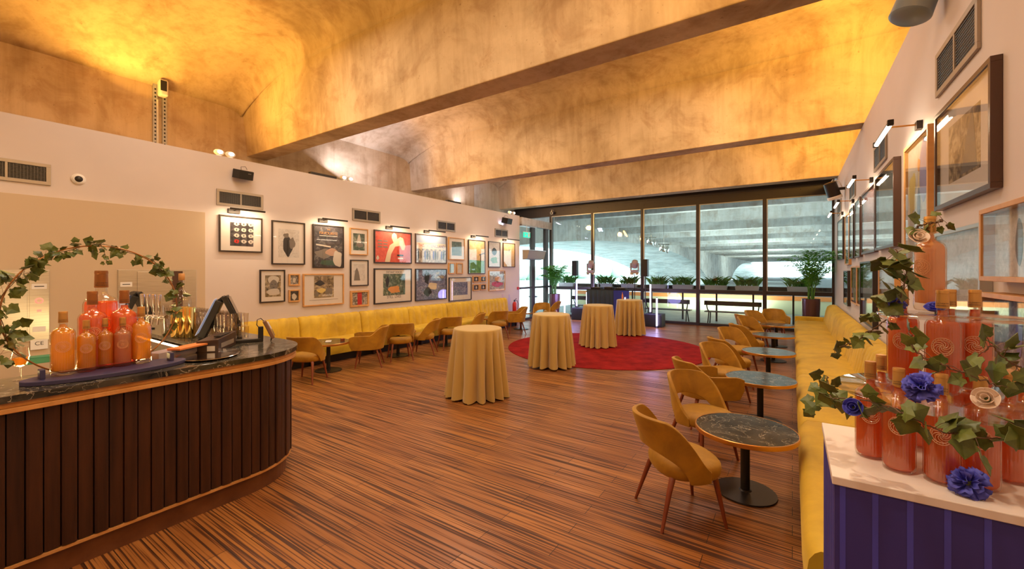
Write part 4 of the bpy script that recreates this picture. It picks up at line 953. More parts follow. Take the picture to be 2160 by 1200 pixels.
for i, (y0, y1, z0, z1, fr_, lab, ak, sd, mm, dp) in enumerate(RP):
    t, w, h, z = picture(1, y0, y1, z0, z1, fr_, lab, artk=ak, seed=sd, mm=mm, fw=.035 if i < 4 else .028, dep=dp)
    if i == 0: fig(t, [(-.05, -.2), (.10, .1), (.2, .2), (.28, -.2)], z, md)
    if i == 1:
        fig(t, blob(.20, .28, .20, .26, 3), z, pm('print violet', (.38, .36, .62), .6)); fig(t, blob(-.24, .12, .16, .22, 5), z, yl_); fig(t, blob(.2, -.5, .2, .12, 5), z, pm('print rose', (.6, .35, .45), .6))
        fig(t, [(-.05, -.5), (.0, -.5), (.03, -.1), (.07, .0), (.05, .2), (.06, .3), (-.02, .3), (-.02, .1), (-.06, -.05)], z + .001, cr_); fig(t, blob(.02, -.02, .055, .16, 3, k=.08), z + .002, pm('print slate', (.16, .16, .22), .6)); fig(t, blob(.03, .36, .05, .07, 2), z + .002, or_)
    if i in (14, 15): fig(t, blob(0, 0, .04, .13, i, k=.1), z, md if i == 14 else bl_)
# --- picture lamps
def lamp(side, ya, yb, z, ymount, label):
    t = wall_thing('picture_lamp', label, 'lamp', side, ymount, z); s = 1 if side < 0 else -1   # local x runs +Y on the left wall, -Y on the right wall
    arm = .26; a, b = sorted((s * (ya - ymount), s * (yb - ymount)))
    obj('wall_mount', MB().box(-.10 if side < 0 else -.045, .10 if side < 0 else .045, -.05, .03, .0, .045), 'blackm', t, bevel=.003)
    obj('arm', MB().tube([(0, 0, .04), (0, .012, arm)], .008, 10), 'blackm' if side < 0 else 'brass', t, smooth=True)
    obj('housing', MB().box(a, b, -.012, .022, arm - .012, arm + .014) if side < 0 else MB().box(a - .012, b + .012, .017, .03, arm - .012, arm + .012), 'blackm', t, bevel=.004)
    if side > 0:
        for e in (a - .012, b - .03): obj('end_cap', MB().box(e, e + .042, -.024, .03, arm - .024, arm + .024), 'blackm', t, bevel=.004)
    obj('light_tube', MB().tube([(a + .02, -.004 if side > 0 else .004, arm - (.004 if side > 0 else .022)), (b - .02, -.004 if side > 0 else .004, arm - (.004 if side > 0 else .022))], .009 if side < 0 else .020, 10), 'tube', t, smooth=True)
    l = light('AREA', (0, 0, 0), (0, -1, 0), 7 if side < 0 else 14, (1, .72, .44), b - a - .04, .03, parent=t, name='lamp_light'); l.location = ((a + b) / 2, -.02, arm - .01)
    l.rotation_euler = Matrix(((1, 0, 0), (0, .42, .91), (0, -.91, .42))).transposed().to_euler() if False else Vector((0, -.93, -.40)).to_track_quat('-Z', 'X').to_euler()
    l.rotation_euler = Vector((0, -.93, -.40)).to_track_quat('-Z', 'Y').to_euler(); l.data.size, l.data.size_y = b - a - .04, .03
    return t
for (a, b, l) in ((3.44, 4.04, 'over the picture of twelve film frames'), (5.21, 5.82, 'over the dark poster with gold lettering'), (7.03, 7.66, 'over the red poster'), (8.36, 9.03, 'over the ENGLAND poster'), (10.43, 11.10, 'over the amber sky poster'), (12.21, 12.98, 'over the last cream print')):
    lamp(-1, a, b, 3.01, a + .16, 'black bar picture lamp on a short arm ' + l)
for (a, b, ym, l) in ((5.41, 6.29, 5.62, 'nearest the camera, over the dancer poster'), (8.25, 9.15, 8.6, 'second along, over the pink print'), (10.9, 11.95, 11.0, 'third along, over the narrow prints'), (12.8, 13.95, 13.2, 'last, beside the glass wall')):
    lamp(1, a, b, 3.33, ym, 'lit tube picture lamp on a thin brass arm, ' + l)
# --- vents
def vent(side, y0, y1, z0, z1, label, horiz=True):
    t = wall_thing('air_vent', label, 'vent', side, (y0 + y1) / 2, (z0 + z1) / 2); w, h = y1 - y0, z1 - z0; f = MB(); b = .045
    for q in ((-w / 2, w / 2, h / 2 - b, h / 2), (-w / 2, w / 2, -h / 2, -h / 2 + b), (-w / 2, -w / 2 + b, -h / 2 + b, h / 2 - b), (w / 2 - b, w / 2, -h / 2 + b, h / 2 - b), (-.012, .012, -h / 2 + b, h / 2 - b)): f.box(*q, .001, .022)
    obj('frame', f, 'grille', t, bevel=.002); obj('dark_duct', MB().box(-w / 2 + b, w / 2 - b, -h / 2 + b, h / 2 - b, .001, .004), 'black', t)
    g = MB(); n = 12
    for i in range(n): zc = -h / 2 + b + (i + .5) * (h - 2 * b) / n; g.cbox((0, zc, .012), (w - 2 * b, .006, .005), (R(25), 0, 0))
    if side < 0 and y0 < 5:
        k = int((w - 2 * b) / .03)
        for i in range(k): g.cbox((-w / 2 + b + (i + .5) * (w - 2 * b) / k, 0, .012), (.005, h - 2 * b, .005))
    obj('slats', g, 'slat', t)
for (a, l) in ((.50, 'cut by the photo edge, nearest the bar bottles'), (3.322, 'above the twelve frame picture'), (6.124, 'above the seated figure print'), (8.939, 'above the ENGLAND poster'), (11.80, 'at the far end of the wall')):
    vent(-1, a, a + .80, 3.085, 3.375, 'grey double air vent, ' + l)
for (a, l) in ((4.07, 'largest looking, above the big black framed photograph'), (7.39, 'second, above the teal print'), (10.70, 'third along the wall'), (13.6, 'last, beside the glass wall')):
    vent(1, a, a + .99, 3.39, 3.76, 'louvred air vent on the deep-frame wall, ' + l)
# --- cameras, speakers, spotlights
cd = wall_thing('security_camera', 'white dome security camera on the wall above the warm bar panel', 'camera', -1, atX(165, 378, XL)[1], atX(165, 378, XL)[2])
obj('housing', MB().lathe([(.075, 0), (.078, .012), (.062, .03), (.05, .034)], 32), 'white', cd, smooth=True); obj('dome', MB().ball((0, 0, .028), (.045, .045, .032), 20, 12), 'black', cd, smooth=True)
def speaker(side, y, z, label, sc=1, mat='black'):
    t = wall_thing('wall_speaker', label, 'speaker', side, y, z); s = sc
    pts = [(-.17 * s, .07 * s), (.17 * s, .07 * s), (.12 * s, .24 * s), (-.12 * s, .24 * s)]
    m = MB().prism(pts, -.075 * s, .085 * s); m.v = [(x, zz * 1.0 - .0, y_) for x, y_, zz in m.v]
    obj('cabinet', m, mat, t, bevel=.008, rot=(R(14), 0, 0)); obj('bracket', MB().cbox((0, .0, .05 * s), (.05 * s, .05 * s, .10 * s)), 'blackm', t); obj('cable', MB().tube([(0, .07 * s, .02), (-.03, .12 * s, .08 * s), (.03, .13 * s, .12 * s), (.04, .07 * s, .16 * s)], .004, 8), 'black', t, smooth=True)
    return t
P_ = atX(513, 366, XL + .1); sp = speaker(-1, P_[1], P_[2], 'black trapezoid wall speaker above the vent by the bar panel'); text('BOSE', .022, 'silver', sp, (.05, -.02, .243), (0, 0, 0))
P_ = atX(1066, 464, XL + .1); speaker(-1, P_[1], P_[2], 'black trapezoid wall speaker at the far end of the picture wall', 1.25)
P_ = atX(1938, 4, XR - .16)
rs = wall_thing('wall_speaker', 'rounded blue grey loudspeaker cut by the top edge of the photo', 'speaker', 1, P_[1], P_[2] + .03)
obj('cabinet', MB().lathe([(.05, -.14), (.115, -.13), (.14, .02), (.145, .15), (.12, .17)], 32), pm('blue grey plastic', (.20, .26, .32), .35), rs, smooth=True, rot=(R(70), R(20), 0), loc=(0, 0, .17)); obj('bracket', MB().cbox((0, 0, .04), (.05, .05, .08)), 'blackm', rs)
P_ = atX(1755, 402, XR - .25)
sl_ = wall_thing('spotlight', 'black wall spotlight with looped cable in the corner by the glass wall', 'spotlight', 1, P_[1], P_[2])
obj('head', MB().lathe([(.10, -.2), (.13, -.18), (.14, .16)], 28), 'blackm', sl_, smooth=True, loc=(.05, 0, .25), rot=(R(110), R(35), 0)); obj('rim', MB().lathe([(.14, .15), (.15, .16), (.15, .22), (.14, .22)], 28), 'white', sl_, smooth=True, loc=(.05, 0, .25), rot=(R(110), R(35), 0))
obj('bracket', MB().cbox((0, .03, .08), (.06, .06, .16)), 'blackm', sl_); obj('cable', MB().tube([(0, .05, .05), (0, .22, .12), (0, .26, .24), (0, .12, .30)], .010, 8), 'white', sl_, smooth=True)
# twin floodlights standing on the wall heads
fl = None
for (q, l) in (((462, 325), 'white round floodlight on the wall head under the first beam, left one of the pair'), ((486, 328), 'white round floodlight on the wall head under the first beam, right one of the pair'), ((724, 379), 'pale floodlight on the wall head between the first two beams, left one'), ((738, 381), 'pale floodlight on the wall head between the first two beams, right one'), ((1075, 448), 'small black and white floodlight above the far speaker, nearer one'), ((1083, 450), 'small black and white floodlight above the far speaker, farther one')):
    p = atX(q[0], q[1], XL - .075)
    if fl is None:
        fl = t = thing('floodlight', l, 'floodlight', (XL - .075, p[1], 3.981)); obj('base', MB().lathe([(.04, 0), (.04, .02)], 20), 'white', t); obj('head', MB().ball((0, 0, .075), (.055, .085, .055), 20, 12), 'white', t, smooth=True); obj('lens', MB().ball((.035, 0, .075), (.03, .05, .035), 16, 10), 'tube', t, smooth=True)
    else: dup(fl, (XL - .075, p[1], 3.981), None, l)
for q, l in (((719, 373), 'black'), ((956, 430), 'far')):
    p = atX(q[0], q[1], XL - .08); tag(obj('wash_light_bar', MB().cbox((0, 0, .03), (.10, .62, .06)), 'blackm', loc=(XL - .075, p[1] + (-.45 if l == 'black' else 0), 3.981), bevel=.006), 'flat black light bar lying on the wall head, ' + ('by the pale floodlights' if l == 'black' else 'farther one past the second beam'), 'light')
# detector box on perforated rails
p0, p1, p2 = atX(322, 165, -10.38), atX(342, 303, -10.38), atX(330, 181, -10.38)
br = thing('rail_mounted_detector', 'white box with dark face fixed on two perforated rails on the concrete', 'detector', (-10.39, p0[1], 3.95), 0)
for yy in (0, p1[1] - p0[1] + .0):
    m = MB().box(0, .03, yy, yy + .07, 0, p0[2] - 3.95); obj('rail', m, 'silver', br); hh = MB(); zz = .06
    while zz < p0[2] - 4.1: hh.box(.0305, .0315, yy + .022, yy + .048, zz, zz + .035); zz += .075
    obj('rail_holes', hh, 'black', br)
wdt_ = p1[1] - p0[1]
obj('box', MB().box(.03, .20, .06, wdt_ + .05, p0[2] - 3.95 - .34, p0[2] - 3.95 - .02), 'white', br, bevel=.03); obj('dark_face', MB().box(.195, .21, wdt_ * .45, wdt_ + .02, p0[2] - 3.95 - .25, p0[2] - 3.95 - .05), 'black', br, bevel=.02)
obj('white_pipe', MB().tube([(.03, wdt_ * .5, 0), (.03, wdt_ * .45, p0[2] - 3.95 - .4)], .015, 10), 'white', br, smooth=True)
# steel hatches on the bar panel
def hatch(px0, px1, pyt, label, strip0, strip1, zb):
    XX = XL + .075; a = atX(px0, pyt, XX); b = atX(px1, pyt, XX); z1 = (a[2] + b[2]) / 2; t = thing('steel_dumbwaiter_hatch', label, 'hatch', (XL + .07, a[1], zb)); w = b[1] - a[1]; h = z1 - zb
    obj('frame', MB().box(0, .012, 0, w, 0, h), 'steel', t, bevel=.002); s0 = atX(strip0, 600, XX)[1] - a[1]; s1 = atX(strip1, 600, XX)[1] - a[1]
    obj('door_panel', MB().box(.012, .026, (0 if s0 > w / 2 else s1 + .02) + .02, (s0 - .02 if s0 > w / 2 else w - .22), .02, h - .03), 'steel', t, bevel=.003)
    obj('door_seam', MB().box(.026, .034, (0 if s0 > w / 2 else s1 + .02) + .02, (s0 - .02 if s0 > w / 2 else w - .22), h * .42, h * .42 + .02), 'steel', t)
    st_ = obj('control_strip', MB().box(.012, .020, s0, s1, .01, h - .01), 'steel', t); c = (s0 + s1) / 2
    obj('name_plate', MB().box(.020, .023, c - .07, c + .07, h - .26, h - .19), 'paper', t); obj('plate_line', MB().box(.023, .0235, c - .045, c + .045, h - .231, h - .219), 'ink', t)
    obj('ring_button', MB().tube([(.024, c + .032 * cos(q * pi / 8), h - .42 + .032 * sin(q * pi / 8)) for q in range(16)], .008, 6, closed=True), 'redled', t); obj('alarm_button', MB().box(.020, .026, c - .02, c + .02, h - .57, h - .54), 'redled', t)
    obj('socket_plate', MB().box(.020, .024, c - .06, c + .06, h - .84, h - .77), 'white', t)
    obj('notice', MB().box(.020, .022, c - .08, c + .08, h - 1.08, h - .95), 'paper', t); text('CE', .07, INK, t, (.0225, c, h - 1.0), (R(90), 0, R(90)))
    return t
hatch(-40, 104, 569, 'brushed steel dumbwaiter hatch with a white CE notice, behind the ivy hoop', 62, 102, .95)
t = hatch(248, 414, 569, 'brushed steel dumbwaiter hatch with brown side gap, behind the beer taps', 249, 282, .95)
obj('brown_gap', MB().box(.012, .030, atX(362, 600, XL + .07)[1] - t.location[1], atX(384, 600, XL + .07)[1] - t.location[1], .02, atX(248, 569, XL + .075)[2] - .97), 'framedark', t)
# small red fire point and extinguisher at the far end of the left wall
p = atX(1092, 608, XL); tag(obj('fire_alarm_button', MB().cbox((0, 0, 0), (.04, .10, .10)), 'red', loc=(XL + .021, p[1], p[2]), bevel=.006), 'small red fire call point at the end of the picture wall', 'alarm')
ex = thing('fire_extinguisher', 'red fire extinguisher standing past the end of the fluted banquette', 'extinguisher', (-8.38, 12.72, .0))
obj('stand', MB().lathe([(.10, 0), (.10, .30), (.08, .32)], 24), 'blackm', ex); obj('cylinder', MB().lathe([(.06, .32), (.075, .34), (.075, .70), (.05, .76), (.02, .78)], 24), 'red', ex, smooth=True); obj('valve', MB().cbox((0, 0, .81), (.04, .05, .06)).tube([(0, 0, .83), (.0, .12, .88)], .012, 8), 'black', ex); obj('hose', MB().tube([(0, .02, .80), (.05, .10, .82), (.07, .13, .7), (.07, .10, .5)], .010, 8), 'black', ex, smooth=True)
for i, px in enumerate((1060, 1074)):
    p = atX(px, 632, XL); q = tag(obj('bottle_sign', poly([(-.10, -.22), (.10, -.22), (.10, .05), (.04, .12), (.04, .24), (-.04, .24), (-.04, .12), (-.10, .05)], 0, .003), pm('pink print', (.62, .46, .60), .6) if i == 0 else pm('lilac print', (.52, .45, .66), .6)), 'faint bottle outline stuck on the wall above the end of the banquette, ' + ('nearer one' if i == 0 else 'farther one'), 'sign'); q.matrix_world = Matrix.Translation((XL + .001, p[1], p[2])) @ ML.to_4x4(); q.scale = (.8, .8, 1)
# exit sign and warm air unit in the glass return
p = atX(1111, 496, XL + .15); es = thing('exit_sign', 'green running man exit sign hanging by the glass doors', 'sign', (XL + .15, p[1], 3.17)); obj('panel', MB().box(-.02, .02, -.22, .22, 0, .19), 'exit', es, bevel=.004)
obj('sign_cap', MB().box(-.025, .025, -.23, .23, .19, .215), 'white', es); obj('pictogram', MB().box(.021, .023, .06, .18, .02, .17).box(.021, .023, -.16, -.02, .08, .105).box(.021, .023, -.16, -.12, .05, .135), 'white', es); obj('hanger', MB().box(-.008, .008, -.008, .008, .21, .46), 'white', es)
hu = thing('air_curtain', 'grey wedge shaped air unit mounted over the glass doors', 'heater', (XL + .10, 14.1, 2.32)); m = MB().prism([(0, 0), (.22, .04), (.30, .34), (0, .36)], -.66, .62); m.v = [(x, z_, y_) for x, y_, z_ in m.v]; obj('casing', m, 'grille', hu, bevel=.006); obj('top_lip', MB().box(0, .31, -.67, .63, .345, .375), 'silver', hu)
obj('stay', MB().box(-.04, .02, -.05, .05, .1, .3), 'blackm', hu)
p = atY(1163, 449, YW - .25); ec = thing('security_camera', 'small white bullet camera hanging in front of the window header', 'camera', (p[0], YW - .03, p[2] + .12)); obj('bracket', MB().tube([(0, 0, 0), (0, -.20, 0), (0, -.20, -.10)], .012, 8), 'white', ec); obj('head', MB().ball((0, -.20, -.12), .065, 18, 10), 'white', ec, smooth=True); obj('lens', MB().ball((.01, -.25, -.13), .035, 14, 8), 'black', ec, smooth=True)

# ================================================================ BOTTLE DISPLAY ON THE BLUE PLINTH
ZP = 1.17
pl = thing('display_plinth', 'royal blue striped plinth with a pale top, carrying the tiered bottles', 'plinth', (.58, 2.19, 0))
obj('box', MB().box(-.455, .455, -.305, .315, 0, ZP - .03), 'blue', pl); obj('top', MB().box(-.462, .455, -.312, .322, ZP - .03, ZP), 'plinthtop', pl, bevel=.003)
s1 = MB()
for x in [-.44 + .0 + k * .088 for k in range(11)]: s1.box(x, x + .016, -.3062, -.305, 0, ZP - .032)
obj('stripes', s1, 'bluestripe', pl); s2 = MB()
for y in [-.25 + k * .088 for k in range(7)]: s2.box(-.4562, -.455, y, y + .016, 0, ZP - .032)
obj('stripes', s2, 'bluestripe', pl)
HB = .372; DS = .279
def lowb(px, py, l, zz, push=.045):
    p = atZ(px, py, zz); d = sqrt(p[0] ** 2 + p[1] ** 2); k = 1 + push / d; return bottle((p[0] * k, p[1] * k, zz), HB, 'rose', l, fc(p))
L1 = [((1836, 969), 'bottom tier bottle at the ivy end, partly hidden by its neighbour'), ((1896, 999), 'bottom tier bottle, second from the ivy end, standing forward'), ((1986, 1025), 'bottom tier bottle beside the large blue flower on the plinth'),
      ((2068, 1036), 'bottom tier bottle just behind the large blue flower'), ((2132, 1022), 'bottom tier bottle farthest from the bench, cut by its neighbour')]
for q, l in L1: lowb(q[0], q[1], 'orange ribbed wine bottle, ' + l, ZP + .001)
for (x, y, l) in ((.315, 2.36, 'bottom tier bottle at the back above the bench end'), (.43, 2.40, 'bottom tier bottle at the back, seen through the gap'), (.58, 2.38, 'bottom tier bottle at the back wall side'), (.70, 2.30, 'bottom tier bottle at the back beside the oak box frames')):
    bottle((x, y, ZP + .001), HB, 'rose', 'orange ribbed wine bottle, ' + l, fc((x, y)))
ZD1 = ZP + .001 + DS; c1 = (.475, 2.115)
def disc(nm, c, r, z, l): return tag(obj(nm, MB().lathe([(r - .002, 0), (r, .001), (r, .005), (r - .002, .006)], 96), 'acrylic', loc=(c[0], c[1], z), smooth=True, angle=30), l, 'shelf')
disc('clear_round_tier', c1, .335, ZD1, 'large clear acrylic disc resting on the shoulders of the bottom tier of bottles')
Z2 = ZD1 + .007
for (px, py, l) in ((1904, 812, 'middle tier bottle at the bench side'), (1988, 833, 'middle tier bottle in the centre'), (2056, 826, 'middle tier bottle at the wall side')):
    lowb(px, py, 'orange ribbed wine bottle, ' + l, Z2)
bottle((.50, 2.26, Z2), HB, 'rose', 'orange ribbed wine bottle, middle tier bottle hidden at the back', fc((.5, 2.26)))
ZD2 = Z2 + DS; disc('clear_round_tier', (.465, 2.095), .20, ZD2, 'smaller clear acrylic disc on the middle tier of bottles, carrying the top bottle')
p = atZ(1961, 656, ZD2 + .007); k = 1 + .04 / sqrt(p[0] ** 2 + p[1] ** 2)
bottle((p[0] * k, p[1] * k, ZD2 + .007), HB, 'peach', 'pale peach ribbed wine bottle standing alone on the top disc', fc((1, 1.0)))
TOPB = (p[0] * k, p[1] * k)
# garlands and flowers
def dpt(c, r, a, z): return (c[0] + r * cos(R(a)), c[1] + r * sin(R(a)), z)
garland('ivy_garland', 'ivy garland with dark leaves draped round the rim of the large disc', [dpt(c1, .36 + .012 * sin(a * .13), a, ZD1 - .015 + .022 * sin(a * .09)) for a in range(165, 345, 10)], 62, .058, .016, 5,
        extra=([dpt(c1, .36, 170, ZD1 - .01), (.09, 2.13, ZD1 - .05), (.075, 2.09, ZD1 - .09), (.07, 2.05, ZD1 - .11)],), base=dpt(c1, .36, 200, ZD1 - .02))
q0 = Vector(atZ(1905, 800, ZD1 + .05)); 
def ap(px, py, Y): return Vector(atY(px, py, Y))
garland('ivy_sprig', 'thin ivy sprig hanging in front of the middle tier bottles', [ap(1918, 700, 1.74), ap(1930, 738, 1.74), ap(1950, 755, 1.73), ap(1990, 770, 1.73), ap(2030, 785, 1.74), ap(2070, 800, 1.75), ap(2110, 815, 1.78)], 13, .045, .018, 8)
garland('ivy_sprig', 'ivy sprig reaching out over the bench with small star shaped leaves', [ap(1870, 675, 2.08), ap(1845, 692, 2.10), ap(1815, 712, 2.14), ap(1785, 728, 2.2), ap(1758, 737, 2.25)], 13, .042, .012, 12, extra=([ap(1860, 672, 2.1), ap(1838, 662, 2.12), ap(1826, 668, 2.12)],))
garland('ivy_sprig', 'upright ivy sprig with broad leaves beside the top bottle', [ap(1890, 640, 2.06), ap(1905, 612, 2.06), ap(1912, 580, 2.06), ap(1905, 545, 2.06), ap(1888, 525, 2.06)], 17, .068, .020, 15, extra=([ap(1908, 600, 2.06), ap(1888, 610, 2.06), ap(1870, 640, 2.06)],))
garland('ivy_sprig', 'short ivy sprig tied round the neck of the top bottle', [Vector((TOPB[0], TOPB[1], ZD2)) + Vector((.036 * cos(R(a)), .036 * sin(R(a)), .318 + .00012 * a)) for a in range(150, 400, 20)], 9, .042, .016, 21)
garland('ivy_sprig', 'ivy sprig arching down at the side of the oak box frames', [ap(2078, 745, 1.9), ap(2092, 728, 1.9), ap(2110, 748, 1.9), ap(2132, 765, 1.9), ap(2155, 775, 1.9)], 11, .062, .018, 25)
flower('c', ap(1945, 818, 1.70), .046, 'ruffled blue flower on the rim of the large disc among the ivy', (R(60), 0, R(-25)), 3)
p = atZ(2043, 1028, ZP); flower('c', (p[0] * .97, p[1] * .97, ZP + .036), .056, 'large ruffled blue flower lying at the foot of the bottles on the pale top', (R(50), 0, R(-40)), 9)
flower('r', ap(1802, 860, 1.86), .028, 'small blue rose at the ivy end of the large disc', (R(70), 0, R(-20)), 2)
flower('r', (lambda q: (q[0], q[1], ZD2 + .012))(atZ(1977, 662, ZD2)), .034, 'blue rose lying on the smaller disc at the foot of the top bottle', (R(25), 0, R(-30)), 4)
flower('c', (lambda q: (q[0], q[1], ZD2 + .03))(atZ(1884, 660, ZD2)), .040, 'ruffled blue flower on the smaller disc behind the sealed caps', (R(40), 0, R(20)), 6)
flower('w', ap(2083, 843, 1.76), .029, 'cream rose among the ivy on the rim of the large disc', (R(65), 0, R(-30)), 5)
flower('w', Vector((TOPB[0], TOPB[1], ZD2)) + Vector((-.045, -.05, .290)), .030, 'cream rose tied to the neck of the top bottle', (R(60), 0, R(10)), 7)

# ================================================================ PLANTS
def palm_leafmesh(rnd, n, hmin, hmax, spread, lw=.028, ll=.34):
    st_ = MB(); lf = MB()
    for i in range(n):
        a = rnd.uniform(0, 2 * pi); H = rnd.uniform(hmin, hmax); s = spread * rnd.uniform(.5, 1.1); b0 = Vector((rnd.uniform(-.08, .08), rnd.uniform(-.08, .08), 0)); d = Vector((cos(a), sin(a), 0))
        pts = [b0 + d * s * (t_ ** 2.0) * 1.0 + Vector((0, 0, H * (t_ * 1.25 - .42 * t_ ** 3))) for t_ in [k / 12 for k in range(13)]]
        st_.tube(pts, .009, 6, r2=.002)
        for k in range(4, 13):
            p = pts[k]; tg = (pts[min(k + 1, 12)] - pts[k - 1]).normalized(); sd = tg.cross(Vector((0, 0, 1))); sd = sd.normalized() if sd.length > .1 else Vector((1, 0, 0))
            for side in (-1, 1):
                for hh in (0, .5):
                    pp = p + tg * .02 * hh * 3; L = ll * (1 - abs(k - 8) / 9) * rnd.uniform(.8, 1.15); dr = (sd * side * .85 + tg * .7 + Vector((0, 0, rnd.uniform(-.05, .25)))).normalized(); nn = dr.cross(tg).normalized().cross(dr)
                    tip = pp + dr * L + Vector((0, 0, -L * .35)); mid_ = pp + dr * L * .5 + Vector((0, 0, L * .02))
                    lf.add([pp, mid_ + nn * lw * .5, tip, mid_ - nn * lw * .5], [(0, 1, 2, 3)])
    return st_, lf
def palm(loc, H, spread, n, pot_r, pot_h, label, seed, lim=(-9, 9, 9)):
    t = thing('potted_palm', label, 'plant', loc); rnd = random.Random(seed)
    obj('pot', MB().lathe([(pot_r * .72, 0), (pot_r * .80, .03), (pot_r * .97, pot_h * .7), (pot_r, pot_h), (pot_r * .93, pot_h), (pot_r * .9, pot_h - .06)], 48), 'pot', t, smooth=True, angle=35)
    obj('soil', MB().lathe([(pot_r * .92, pot_h - .06), (pot_r * .5, pot_h - .04), (.01, pot_h - .035)], 32), 'soil', t)
    s_m, l_m = palm_leafmesh(rnd, n, H * .55, H, spread)
    for q in (s_m, l_m): q.v = [(max(lim[0], min(lim[1] + .02 * sin(90 * v[2]), v[0])), min(lim[2] + .02 * sin(70 * v[2]), v[1]), v[2]) for v in q.v]
    a = obj('stems', s_m, 'leafpale', t, smooth=True, loc=(0, 0, pot_h - .06)); a['kind'] = 'stuff'; b = obj('foliage', l_m, 'leaf', t, loc=(0, 0, pot_h - .06), solid=.001); b['kind'] = 'stuff'
palm((.46, 15.42, 0), 1.80, .68, 30, .235, 1.06, 'tall bushy palm in a glazed plum pot between the plain bench and the glass', 2, (-9, .55, .30))
palm((-8.00, 15.05, 0), 1.45, .55, 26, .24, .97, 'slimmer palm in a tall plum pot in the glass corner by the doors', 5, (-.50, 9, .66))
rnd = random.Random(9); PLX = [(1181, 1210, 603), (1262, 1292, 603), (1312, 1342, 603), (1372, 1404, 604), (1420, 1461, 604.5), (1488, 1533, 605), (1552, 1600, 606), (1661, 1706, 609)]
PN = ['nearest the plum pot in the corner', 'behind the stage table, first of two', 'behind the stage table, second of two', 'behind the tall light tube by the stage', 'in the middle pane', 'first in the pane past the centre post', 'second in the pane past the centre post', 'last, behind the big palm']
for i, (a, b, y) in enumerate(PLX):
    xa, xb = atY(a, y, 17.15)[0], atY(b, y, 17.15)[0]; xc = (xa + xb) / 2; w = xb - xa
    t = thing('planter_box', 'lilac grey planter box on the terrace ledge, ' + PN[i], 'planter', (xc, 17.17, 1.191), 0, 'planters along the terrace ledge')
    obj('trough', MB().add([(-w / 2, -.11, 0), (w / 2, -.11, 0), (w / 2, .11, 0), (-w / 2, .11, 0), (-w / 2 - .02, -.13, .17), (w / 2 + .02, -.13, .17), (w / 2 + .02, .13, .17), (-w / 2 - .02, .13, .17)], [(0, 3, 2, 1), (4, 5, 6, 7), (0, 1, 5, 4), (1, 2, 6, 5), (2, 3, 7, 6), (3, 0, 4, 7)]), 'planter', t, bevel=.006)
    lf = MB()
    for k in range(int(170 * w)):
        x = rnd.uniform(-w / 2, w / 2); a_ = rnd.uniform(0, 2 * pi); h = rnd.uniform(.20, .56) * (1 - .3 * abs(x / w)); d = Vector((cos(a_) * .5, sin(a_) * .35, 1)).normalized(); p = Vector((x, rnd.uniform(-.06, .06), .14)); sd = d.cross(Vector((sin(a_), cos(a_), .2))).normalized() * rnd.uniform(.022, .045)
        m1 = p + d * h * .55; tip = p + d * h + Vector((cos(a_), sin(a_), -.5)) * h * .25; lf.add([p, m1 + sd, tip, m1 - sd], [(0, 1, 2, 3)])
    f = obj('foliage', lf, 'leafpale', t, solid=.001); f['kind'] = 'stuff'
# terrace benches
tb0 = None
for (xa, xb, l) in ((-7.8, -5.9, 'behind the corner palm'), (-4.75, -3.10, 'in the pane behind the stage light tubes'), (-2.62, -.85, 'in the pane past the centre post')):
    xc = (xa + xb) / 2; w = xb - xa; t = thing('park_bench', 'dark slatted terrace bench outside, ' + l, 'bench', (xc, 16.62, 0), 0, 'terrace benches outside the glass')
    obj('seat_slats', MB().box(-w / 2, w / 2, -.30, -.18, .43, .46).box(-w / 2, w / 2, -.16, -.04, .43, .46).box(-w / 2, w / 2, -.02, .10, .43, .46), 'framedark', t); obj('back_board', MB().cbox((0, -.33, .76), (w, .03, .16), (R(-8), 0, 0)), 'framedark', t)
    for s in (-1, 1): obj('iron_leg', MB().tube([(s * (w / 2 - .12), -.38, 0), (s * (w / 2 - .14), -.22, .43), (s * (w / 2 - .10), -.30, .55), (s * (w / 2 - .06), -.34, .84)], .02, 8).tube([(s * (w / 2 - .12), .12, 0), (s * (w / 2 - .16), .0, .43)], .02, 8), 'blackm', t, smooth=True)
t = thing('bar_stool', 'black wire bar stool outside the glass doors', 'stool', (-9.5, 15.9, 0)); obj('seat', MB().lathe([(.19, .74), (.2, .75), (.2, .78), (.17, .79)], 24), 'black', t)
for k in range(4): a = k * pi / 2 + .4; obj('leg', MB().tube([(.12 * cos(a), .12 * sin(a), .74), (.22 * cos(a + 1.2), .22 * sin(a + 1.2), 0)], .010, 8), 'blackm', t)
# stage lamps hanging under the bridge
for i, (px, py) in enumerate(((1373, 508), (1400, 523))):
    p = atY(px, py, 21.5); t = thing('stage_lamp', 'chrome cluster of hanging stage lamps under the bridge, ' + ('higher one' if i == 0 else 'lower one'), 'lamp', p); obj('drop_rod', MB().tube([(0, 0, .2), (0, 0, 6.3 - p[2])], .02, 8), 'chrome', t); t.scale = (.55, .55, 1)
    for j in range(3): obj('lamp_head', MB().lathe([(.09, -.16), (.13, -.1), (.16, .12), (.14, .13)], 18), 'chrome', t, smooth=True, loc=(-.3 + j * .3, 0, .05 - .06 * j), rot=(R(150), R(30 * (j - 1)), 0))
    obj('cross_bar', MB().tube([(-.5, 0, .2), (.5, 0, .16)], .025, 8), 'chrome', t)

